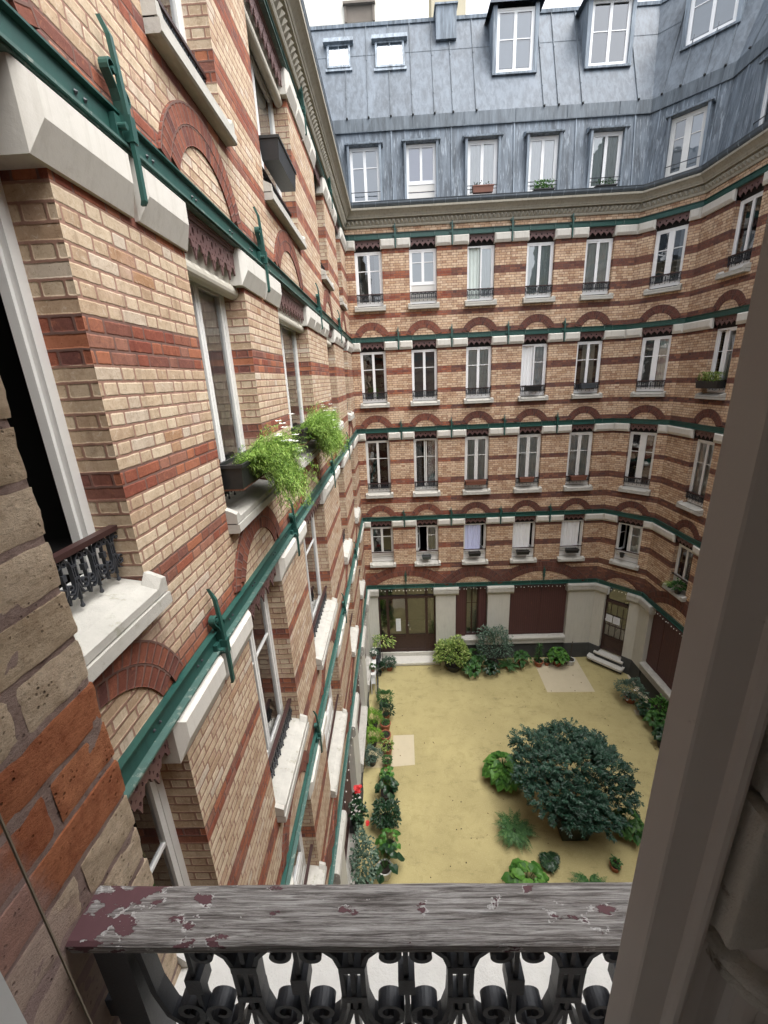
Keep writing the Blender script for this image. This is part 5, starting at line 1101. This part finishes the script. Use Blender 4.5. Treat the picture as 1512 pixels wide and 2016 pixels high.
for ci, c in enumerate(CL):
    n = int(165*c[3]*c[4]/.36)+34; P, Dn = dome(n, c[:3], c[3]*.98, c[4]*.98, c[5], .0, .62)
    for p, d in zip(P, Dn):
        out = np.array([p[0]-4.17, p[1]-8.0, 0]); out = out/max(.3, np.linalg.norm(out)); v = unit(np.array([d[0]*.6+out[0]*.45, d[1]*.6+out[1]*.45, .35+d[2]*.45])+RNG.normal(size=3)*.5); ln = random.uniform(.12, .22); K = 6; tb = random.uniform(0, .5)+.45*max(0, d[2])*random.random()
        s_ = unit(np.cross(v, [0,0,1.])); q = p.copy(); vv = v.copy()
        for j in range(K):
            vv = unit(vv+np.array([0,0,-.05])+RNG.normal(size=3)*.06); q = q+vv*ln/K
            for sg in (-1, 1):
                PP.append(q.copy()); DD.append(s_*sg*.9+vv*.7+np.array([0,0,.10])+RNG.normal(size=3)*.22); LL.append(random.uniform(.06,.095)); TT.append(min(1, max(0, tb+random.uniform(-.2,.3))))
        PP.append(q); DD.append(vv); LL.append(.08); TT.append(tb)
LL = np.array(LL); fol('crown', [leaves(np.array(PP), np.array(DD), LL, LL*.36, .12, kind=0, tint=np.array(TT))], 'lf_bluegreen', tr)
G2, G5 = 'row of pots along the left side of the courtyard', 'bushy plants against the left wall'
# --- potted plants standing about
def plant(label, x, y, kind, r, h, mat, pot='terracotta', pr=.14, ph=.2, group=None, z=0, cat='potted plant', name='potted_plant', n=None, ls=.1, extra=None):
    if group in (G2, G5): r *= .82; h *= .85; pr *= .92; ls *= .85
    e = tag(empty(name, (x, y, z)), label, cat, group)
    if pot: round_pot(e, (x, y, z), pr, ph, pot)
    c = (x, y, z+(ph*.85 if pot else 0))
    if kind == 'bush': stems(e, c, r, h); bush(e, c, r, h, n or 420, ls, mat)
    elif kind == 'hosta': rosette(e, c, r, n or 34, mat, h=h, wf=.75)
    elif kind == 'fern': fronds(e, c, r, n or 26, mat, up=h)
    elif kind == 'spike':
        nn = n or 60; a = rv(nn, 0, 6.28); t = rv(nn, 0, 1); P = np.stack([x+.02*np.cos(a), y+.02*np.sin(a), c[2]+t*h*.8], 1); D = np.stack([np.cos(a), np.sin(a), .3+t], 1); stems(e, c, .02, h, 2, .012); fol('foliage', [leaves(P, D, r*rv(nn,.8,1.2), r*.13, .5, kind=2)], mat, e)
    if extra: extra(e, x, y, c[2])
    return e
G1, G2 = 'potted plants along the back wall', 'row of pots along the left side of the courtyard'
plant('small grey green mound in a round pot in front of the double door step', -.58, 14.42, 'bush', .27, .36, 'lf_grey', 'terracotta', .15, .2, G1, n=420, ls=.09)
def lemon(e, x, y, z):
    m = MB(); tube(m, [(x,y,z),(x+.02,y,z+.6),(x+.1,y-.05,z+1.05)], [.014,.011,.006], 7)
    for q in ((-.25,.1,1.15),(.35,-.1,1.2),(.15,.15,1.3)): tube(m, [(x+.05,y,z+.8),(x+q[0],y+q[1],z+q[2])], [.006,.003], 5)
    m.build('trunk', M['bark'], e); P, D = dome(170, (x+.05,y,z+1.15), .42, .3, .22, -.6, .3); fol('foliage', [leaves(P, D*np.array([1,1,.3])+RNG.normal(size=P.shape)*.4, .13, .055, .45, kind=1)], 'lf_varieg', e)
plant('thin stemmed young tree with drooping pale leaves beside the double door', -.86, 14.45, 'none', 0, 0, 'lf_mid', 'terracotta', .16, .24, G1, extra=lemon)
plant('round yellow variegated bush in a dark tub below the white render pier', 2.02, 14.36, 'bush', .66, 1.05, 'lf_varieg', 'blackpot', .32, .3, G1, n=1700, ls=.12)
plant('broad leaved mid green plant right of the variegated bush', 2.84, 14.40, 'hosta', .52, .6, 'lf_mid', 'blackpot', .16, .2, G1, n=46)
plant('tall wispy grey green shrub under the white sill between the shutters', 3.62, 14.42, 'bush', .66, 1.6, 'lf_grey', 'blackpot', .22, .28, G1, n=1900, ls=.085)
plant('low dark leafy plant at the foot of the tall wispy shrub', 3.42, 14.0, 'hosta', .4, .4, 'lf_dark', 'blackpot', .12, .15, G1, n=40)
plant('dark green leafy plant between the variegated bush and the wispy shrub', 2.66, 14.0, 'hosta', .42, .4, 'lf_mid', 'blackpot', .13, .15, G1, n=36)
plant('feathery fern against the grey plinth right of the wispy shrub', 4.22, 14.3, 'fern', .5, .9, 'lf_fern', 'terracotta', .13, .16, G1)
plant('small leafy plant in a terracotta pot under the big shutters', 4.78, 14.42, 'hosta', .42, .45, 'lf_mid', 'terracotta', .15, .2, G1, n=44)
plant('upright narrow leaved oleander in a terracotta pot on the pale paving patch', 5.46, 14.45, 'spike', .24, .95, 'lf_mid', 'terracotta', .18, .24, G1, n=130)
plant('tiny seedling pot between the oleander and the bright green bush', 5.80, 14.47, 'bush', .1, .14, 'lf_mid', 'terracotta', .10, .15, G1, n=60, ls=.06)
plant('bright lime green bush in a pot near the corner of the shutters', 6.22, 14.45, 'hosta', .44, .55, 'lf_bright', 'terracotta', .17, .22, G1, n=90)
def stick(e, x, y, z): m = MB(); tube(m, [(x,y,z-.1),(x+.02,y,z+.85)], .018, 8); m.build('stake', M['bark'], e)
plant('white round pot with a bare brown stake beside the bright bush', 6.74, 14.50, 'none', 0, 0, 'lf_mid', 'whitepot', .17, .24, G1, extra=stick)
def wflow(e, x, y, z): flowers(e, [(x+random.uniform(-.3,.3), y+random.uniform(-.35,.1), z+random.uniform(.1,.4)) for _ in range(14)], .035, 'petalw')
G3 = 'pots along the right wall'
plant('olive green bush with white flowers in a terracotta pot by the angled door', 8.02, 12.4, 'bush', .44, .62, 'lf_grey', 'terracotta', .2, .24, G3, n=900, ls=.085, extra=wflow)
plant('dark glossy plant next after the white flowering bush', 8.13, 11.72, 'hosta', .34, .4, 'lf_dark', 'blackpot', .15, .2, G3, n=44)
plant('mid green leafy plant against the right wall strip', 8.2, 11.1, 'hosta', .42, .42, 'lf_mid', 'blackpot', .17, .2, G3, n=50)
plant('climbing green plant on the pale strip beside the right wall plinth', 8.5, 11.55, 'bush', .26, .7, 'lf_bright', 'terracotta', .12, .16, G3, n=220, ls=.12)
plant('black tub with dark low leaves, last seen before the casement', 8.0, 10.45, 'hosta', .34, .35, 'lf_dark', 'blackpot', .2, .28, G3, n=40)
G4 = 'plants set round the big shrub'
plant('bright green broad leaved hosta left of the big blue green shrub', 2.78, 9.42, 'hosta', .60, .5, 'lf_bright', 'blackpot', .2, .22, G4, n=105)
plant('soft green fern at the lower left of the big shrub', 2.68, 7.82, 'fern', .56, .8, 'lf_fern', 'blackpot', .16, .2, G4, n=40)
plant('small dark spiky plant in front of the square tub', 3.34, 7.14, 'fern', .27, 1.0, 'lf_dark', 'blackpot', .1, .14, G4, n=30)
plant('little glazed pot with a tuft of leaves at the lower right of the tub', 4.84, 7.04, 'bush', .11, .16, 'lf_mid', 'terracotta', .12, .16, G4, n=110, ls=.06)
plant('bright green hosta just beyond the wooden rail', 2.62, 6.55, 'hosta', .52, .45, 'lf_bright', 'blackpot', .18, .2, G4, n=90)
plant('feathery fern just beyond the wooden rail, right of the bright hosta', 4.05, 6.5, 'fern', .5, .75, 'lf_fern', 'blackpot', .16, .2, G4, n=36)
plant('dark leafy plant half under the right edge of the big shrub', 5.50, 7.85, 'hosta', .42, .45, 'lf_mid', 'blackpot', .16, .2, G4, n=60)
plant('fine leaved bushy plant at the far end of the left pot row, near the bicycle', -.74, 12.45, 'bush', .36, .5, 'lf_mid', 'blackpot', .15, .2, G2, n=700, ls=.075)
plant('dark leafy plant second from the far end of the left pot row', -.66, 11.85, 'bush', .3, .42, 'lf_dark', 'terracotta', .14, .2, G2, n=380, ls=.09)
plant('deep terracotta pot with a low green tuft, third in the left pot row', -.68, 11.35, 'bush', .15, .16, 'lf_mid', 'terracotta', .19, .3, G2, n=140, ls=.06)
plant('wide terracotta pot of bare soil with one sprout in the left row', -.68, 10.88, 'bush', .06, .08, 'lf_mid', 'terracotta', .2, .28, G2, n=40, ls=.06)
plant('terracotta pot with a sprawling light sprig beside the square pale patch', -.62, 10.4, 'bush', .24, .22, 'lf_varieg', 'terracotta', .19, .26, G2, n=90, ls=.10)
plant('small green plant just before the lighter square patch ends', -.60, 9.95, 'bush', .18, .24, 'lf_mid', 'terracotta', .12, .16, G2, n=200, ls=.07)
plant('light green broad leaved plant in the middle of the left pot row', -.60, 9.45, 'hosta', .30, .3, 'lf_bright', 'blackpot', .14, .18, G2, n=40)
plant('large dark glossy rubber plant in the left pot row', -.58, 8.9, 'hosta', .46, .45, 'lf_dark', 'blackpot', .2, .26, G2, n=26)
plant('dense round dark green bush in the left pot row', -.60, 8.12, 'bush', .42, .5, 'lf_dark', 'blackpot', .2, .24, G2, n=900, ls=.11)
plant('pale large leaved plant between the round bush and the white pot', -.52, 7.5, 'hosta', .42, .42, 'lf_bright', 'blackpot', .16, .2, G2, n=26)
plant('big leaved monstera in a white and black pot, nearest of the left row', -.62, 6.95, 'hosta', .55, .5, 'lf_dark', 'whitepot', .19, .3, G2, n=16)
G5 = 'bushy plants against the left wall'
plant('frothy lime green mound nearer the back against the left wall', -1.10, 11.45, 'bush', .36, .6, 'lf_lime', 'blackpot', .16, .2, G5, n=1500, ls=.045)
plant('second frothy lime green mound beside the first', -1.08, 10.72, 'bush', .36, .55, 'lf_lime', 'blackpot', .16, .2, G5, n=1500, ls=.045)
plant('grey green trailing mound after the lime green ones', -1.08, 10.02, 'bush', .32, .5, 'lf_grey', 'blackpot', .16, .2, G5, n=900, ls=.06)
def ivy(e, x, y, z):
    P, D = dome(900, (x+.02,y,z+.75), .26, .75, .75, -.7, .2); fol('foliage', [leaves(P, D+RNG.normal(size=P.shape)*.5, .07, .04, .3, kind=1)], 'lf_grey', e)
plant('tall bushy shrub climbing in front of the ground floor shutters close to the rail', -1.12, 6.55, 'none', 0, 0, 'lf_grey', 'blackpot', .2, .3, G5, extra=ivy)
plant('dark plant in a pot in the far corner beside the render pier', -1.0, 14.1, 'bush', .2, .5, 'lf_dark', 'blackpot', .12, .18, G1, n=240, ls=.1)
# red geranium on the left ground-floor sill
g = tag(empty('potted_plant', (-1.34, 7.3, H-10.3)), 'red flowering geranium in a small square pot on the white ground floor sill', 'potted plant')
m = MB(); box(m, -1.42, -1.22, 7.2, 7.4, H-10.295, H-10.12); m.build('pot', M['blackpot'], g)
P, D = dome(150, (-1.22, 7.3, H-9.72), .17, .2, .42, -.9, .3); fol('foliage', [leaves(P, D+RNG.normal(size=P.shape)*.3, .085, .085, .2, kind=1)], 'lf_dark', g); flowers(g, [(-1.2+random.uniform(-.07,.07), 7.5+random.uniform(-.12,.12), H-9.28+random.uniform(-.05,.06)) for _ in range(16)], .05, 'petalr'); flowers(g, [(-.98, 7.15+random.uniform(-.04,.04), H-9.9+random.uniform(-.03,.03)) for _ in range(6)], .05, 'petalr')
# ------------------------------------------------------------------ window boxes (each hangs on its rail)
GB = 'window boxes of the back wing'
def wbox(fac, s0, s1, zt, label, mat='terrbox', hgt=.16, d0=-.03, d1=.14, veg=None, group=GB, n=120, vh=.18, name='window_box'):
    e = tag(empty(name, fac.pt((s0+s1)/2, d0, zt-hgt)), label, 'window box', group); trough(e, fac, s0, s1, d0, d1, zt-hgt, zt, mat)
    m = MB()
    for s in (s0+.06, s1-.06): fac.box(m, s-.006, s+.006, d0-.035, d0-.028, zt-.02, zt+.035); fac.box(m, s-.006, s+.006, d0-.035, d1, zt+.028, zt+.035) if False else fac.box(m, s-.006, s+.006, d0-.028, d0+.004, zt+.024, zt+.03)
    m.build('hook', M['iron'], e)
    if veg:
        K = n; ss = rv(K, s0+.02, s1-.02); dd = rv(K, d0+.02, d1-.01); P = np.array([fac.pt(a, b, zt-.02) for a, b in zip(ss, dd)]); P[:, 2] += rv(K, 0, vh); D = RNG.normal(size=(K, 3))*.5+np.array([0,0,.8]); fol('foliage', [leaves(P, D, .09, .03, .3, kind=0)], veg, e)
    return e
def rz(r): return BANDS[r]+SILL[r][0]+.36
wbox(FB, 2.50, 3.24, rz(2)+.0, 'long terracotta coloured box on the rail of the middle window, third floor down'); wbox(FB, 4.46, 4.95, rz(2)+.03, 'short terracotta coloured box on the rail, third floor down, fourth column'); wbox(FB, 6.28, 6.83, rz(2)+.02, 'brown plastic box on the rail, third floor down, fifth column')
wbox(FB, 4.45, 5.0, rz(1)-.02, 'black box on the rail of the window with bright curtains, second floor down', 'blackpot'); wbox(FB, 6.32, 6.85, rz(1)-.02, 'dull grey box on the rail, second floor down, fifth column', 'gutter')
wbox(FB, .87, 1.22, rz(3)-.08, 'small grey box under the lowest rail, second column', 'gutter', .14); wbox(FB, 2.66, 3.12, rz(3)-.02, 'dark box on the lowest rail below the lilac curtain', 'blackpot', .14); wbox(FB, 4.48, 4.96, rz(3)-.02, 'dark box on the lowest rail below a white curtain, fourth column', 'blackpot', .14); wbox(FB, 6.34, 6.82, rz(3)-.02, 'dark box on the lowest rail, fifth column beside the angled bay', 'blackpot', .14)
e = tag(empty('flower_pot', FC.pt(.80,-.0,rz(3)-.2)), 'small round black pot hung on the lowest rail of the angled bay', 'flower pot'); c = FC.pt(.80, .03, rz(3)-.17); round_pot(e, c, .085, .16, 'blackpot')
zr = H+5.16
wbox(FB, 2.60, 3.22, H+5.38, 'brown box with dry stems on the third roof window ledge', 'terrbox', .18, -.09, .08, 'lf_dark', 'boxes on the roof window ledges', 26, .1); wbox(FB, 4.42, 5.02, H+5.20, 'low box of fresh green herbs on the fourth roof window ledge', 'blackpot', .1, -.09, .08, 'lf_bright', 'boxes on the roof window ledges', 260, .22); wbox(FB, 6.25, 6.85, H+5.20, 'low box with a few sprigs on the fifth roof window ledge', 'blackpot', .1, -.09, .08, 'lf_mid', 'boxes on the roof window ledges', 70, .15)
e = wbox(FR, 1.15, 1.98, rz(1)-.02, 'long black box with white and yellow green flowers at the right wing window', 'blackpot', .2, -.02, .2, 'lf_varieg', None, 420, .22); flowers(e, [FR.pt(random.uniform(1.5,1.95), .08, rz(1)+random.uniform(.05,.22)) for _ in range(9)], .04, 'petalw')
e = tag(empty('potted_plant', FR.pt(1.35, .04, BANDS[3]-1.89)), 'spider plant with arching striped leaves on the lowest sill of the right wing', 'potted plant'); c = FR.pt(1.35, .04, BANDS[3]-1.93); round_pot(e, c, .09, .14, 'blackpot')
a = rv(70, 0, 6.28); P = np.tile(np.array(c)+[0,0,.13], (70, 1)); fol('foliage', [leaves(P, np.stack([np.cos(a), np.sin(a), rv(70,.3,1.2)], 1), .34*rv(70,.6,1.1), .022, .7, kind=2)], 'lf_varieg', e)
e = tag(empty('potted_plant', FR.pt(1.75, .04, BANDS[3]-1.89)), 'leafy green plant in a black pot beside the spider plant', 'potted plant'); c = FR.pt(1.75, .04, BANDS[3]-1.93); round_pot(e, c, .11, .15, 'blackpot'); bush(e, (c[0],c[1],c[2]+.1), .22, .3, 220, .1, 'lf_mid')
# left wing: two overflowing boxes and a hanging tub
def feather(label, s0, s1, zt, n, ndown, boxn='black plastic', bx=(-.06,.15), fl=True):
    e = tag(empty('window_box', FL.pt((s0+s1)/2, 0, zt-.2)), label, 'window box', 'overflowing boxes on the left windows'); trough(e, FL, s0, s1, bx[0], bx[1], zt-.20, zt, 'blackpot')
    m = MB(); FL.box(m, s0+.02, s1-.02, bx[0]+.02, bx[1]-.02, zt-.215, zt-.202); FL.box(m, s0+.1, s0+.12, bx[0]-.03, bx[0]-.002, zt-.05, zt+.03); m.build('hook', M['rusty'], e)
    def seg():
        s = random.uniform(s0+.16*(s1-s0), s1+.05); d = random.uniform(0, .16); up = random.random()
        return FL.pt(s, d, zt-.04), (.35+.75*random.random(), random.uniform(-.25,.85), .1+1.0*up)
    trailing(e, seg, n, 'lf_feather', L=.34)
    def seg2():
        s = random.uniform(s0+.35*(s1-s0), s1+.12); return FL.pt(s, .17+random.random()*.10, zt-.05), (random.uniform(.0,.5), random.uniform(-.1,.6), -.35)
    trailing(e, seg2, ndown, 'lf_feather', name='trailing_foliage', L=.48)
    if fl: flowers(e, [FL.pt(random.uniform(s0+.5*(s1-s0), s1+.2), random.uniform(.25,.42), zt+random.uniform(-.1,.3)) for _ in range(14)], .04, 'petalw')
    return e
M['rusty'] = plain("rusty_steel", (.16,.06,.03), .9, .4, 20, .5)
zt = ZB_-2.28+.30
feather('black box overflowing with feathery light green sprays, nearer of the two on the left', 3.22, 4.2, zt+.06, 300, 150)
feather('second box of feathery green sprays with white flowers, farther along the left wing', 5.62, 7.3, zt+.06, 750, 500)
e = tag(empty('window_box', FL.pt(5.7, 0, ZA-2.1)), 'black drip box hanging outside the upper left window', 'window box'); trough(e, FL, 5.62, 6.5, -.03, .20, ZA-1.90, ZA-1.68, 'blackpot'); 
# ------------------------------------------------------------------ notices, lights, bicycle, plant stand
def notice(fac, s0, s1, z0, z1, d, label, lines=9):
    m = MB(); fac.box(m, s0, s1, d, d+.002, z0, z1); o = m.build('paper_notice', M['paper']); l = MB()
    for i in range(lines):
        z = z1-(z1-z0)*(.1+.8*i/lines); fac.box(l, s0+.02, s1-.02-random.random()*.06, d+.003, d+.0035, z-.004, z, 0)
    tag(o, label, 'notice'); l.build('printed_lines', M['ink'], o); return o
notice(FB, -.245, -.045, H-10.02, H-9.43, -.147, 'tall white sheet taped inside the double door glass', 16)
notice(FC, .47, .72, H-9.52, H-9.21, -.122, 'white notice on the angled door, the one by the handle'); notice(FC, .755, 1.0, H-9.53, H-9.22, -.122, 'white notice on the angled door, the one farther from the handle')
bulb_me = None
def lights(fac, s0, s1, label, step=.14):
    m = MB(); n = int((s1-s0)/.07); z0 = ZE-.165
    P = [fac.pt(s0+(s1-s0)*i/n, .085, z0-.025*abs(math.sin(i*.8))-.01*math.sin(i*.37)) for i in range(n+1)]; tube(m, P, .0035, 4)
    o = m.build('string_lights', M['iron']); tag(o, label, 'string lights', 'string lights under the ground floor beam')
    global bulb_me
    k = int((s1-s0)/step)
    for i in range(k):
        s = s0+step*(i+.5)+random.uniform(-.03,.03); z = z0-.05-random.uniform(0,.03); p = fac.pt(s, .09, z)
        if bulb_me is None:
            b = MB(); lathe(b, (0,0,0), [(0,-.022),(.012,-.014),(.014,0),(.007,.014),(0,.016)], 8); tmp = b.build('bulb', M['bulb'], None, org=(0,0,0)); bulb_me = tmp.data; bpy.data.objects.remove(tmp)
        q = bpy.data.objects.new('bulb', bulb_me); COL.objects.link(q); attach(q, p, o)
lights(FB, -1.1, 7.4, 'string of small white bulbs under the green beam of the back wing'); lights(FC, .1, 1.5, 'short string of white bulbs above the angled door'); lights(FR, .2, 4.0, 'string of white bulbs above the right wing shutters'); lights(FL, 3.5, 13.6, 'string of white bulbs along the left wing ground floor beam', .22)
# bicycle leaning along the left wall near the corner
bk = tag(empty('bicycle', (-1.02, 13.7, 0)), 'black bicycle parked along the left wall beside the plant stand', 'bicycle')
def ring(m, c, R, r, n=28, k=6):
    pts = [(c[0]+.02*math.cos(a)*0, c[1]+R*math.cos(a), c[2]+R*math.sin(a)) for a in [2*math.pi*i/n for i in range(n+1)]]; tube(m, pts, r, k, caps=False)
bxx = -1.0
for yy, nm in ((13.15, 'wheel'), (14.2, 'wheel')):
    m = MB(); ring(m, (bxx, yy, .34), .33, .018); o = m.build('wheel', M['blackpot'], bk); m = MB()
    for i in range(14): a = math.pi*2*i/14; tube(m, [(bxx, yy, .34), (bxx, yy+.32*math.cos(a), .34+.32*math.sin(a))], .0015, 3)
    m.build('spoke', M['chrome'], o)
m = MB()
for p, q in (((13.15,.34),(13.25,.86)),((13.25,.80),(13.82,.78)),((13.25,.72),(13.75,.30)),((13.75,.30),(13.85,.86)),((13.75,.30),(14.2,.34)),((13.83,.78),(14.2,.34))): tube(m, [(bxx,p[0],p[1]),(bxx,q[0],q[1])], .016, 8)
m.build('frame', M['iron'], bk); m = MB(); tube(m, [(bxx-.27,13.38,.98),(bxx-.1,13.24,.98),(bxx,13.26,.94),(bxx+.1,13.24,.98),(bxx+.27,13.38,.98)], .013, 8); tube(m, [(bxx,13.26,.86),(bxx,13.26,.95)], .014, 8); m.build('handlebar', M['chrome'], bk)
m = MB(); vs = [(bxx-.02,13.72,.92),(bxx+.02,13.72,.92),(bxx+.08,13.96,.93),(bxx-.08,13.96,.93)]; m.add([(a,b,c) for a,b,c in vs]+[(a,b,c-.04) for a,b,c in vs], BOXF); m.build('saddle', M['blackpot'], bk)
m = MB(); box(m, bxx-.09, bxx+.09, 13.95, 14.4, .70, .715); m.build('rack', M['iron'], bk); m = MB(); ring(m, (bxx+.03,13.75,.30), .09, .008, 16, 5); m.build('chainring', M['chrome'], bk)
# white plant stand with two pots
st = tag(empty('plant_stand', (-1.13, 13.6, 0)), 'narrow white plant stand against the left wall near the corner', 'plant stand'); m = MB(); box(m, -1.25, -1.06, 13.0, 14.5, .88, .91); m.build('shelf', M['white'], st); m = MB(); box(m, -1.25, -1.08, 13.05, 14.45, .45, .47); m.build('shelf', M['white'], st)
for x in (-1.24, -1.08):
    for y in (13.03, 14.46): m = MB(); box(m, x, x+.025, y, y+.025, 0, .879); m.build('leg', M['white'], st)
plant('pale flowering plant in a brown pot on top of the white plant stand', -1.15, 13.95, 'bush', .17, .26, 'lf_grey', 'terrbox', .1, .16, None, z=.912, n=220, ls=.06, extra=lambda e, x, y, z: flowers(e, [(x+random.uniform(-.1,.1), y+random.uniform(-.12,.12), z+random.uniform(.2,.3)) for _ in range(8)], .03, 'petalw'))
plant('small green plant at the near end of the white plant stand', -1.15, 13.2, 'bush', .13, .2, 'lf_mid', 'terrbox', .08, .12, None, z=.912, n=130, ls=.06)
# wall lamp and alarm-like bracket on the left corner pier, downpipe in the far left corner
dp = MB(); tube(dp, [(-1.17, 14.86, .1), (-1.17, 14.86, H+4.4)], .045, 10); tag(dp.build('downpipe', M['brown']), 'slim brown rainwater pipe in the far left corner of the courtyard', 'downpipe') if False else None
# dead leaves scattered on the concrete
n = 150; P = np.stack([rv(n, -.9, 8.3), rv(n, 6, 14.6), np.full(n, .008)], 1); D = np.stack([RNG.normal(size=n), RNG.normal(size=n), np.full(n, .12)], 1); M['lf_dead'] = leaf_mat("dead_leaves", (.05,.03,.015), (.12,.07,.03), (.2,.13,.06)); tag(fol('dead_leaves', [leaves(P, D, rv(n,.03,.07), rv(n,.02,.035), .0, kind=1)], 'lf_dead', None), 'scattered dead leaves on the ochre courtyard floor', 'leaves', None, 'stuff')
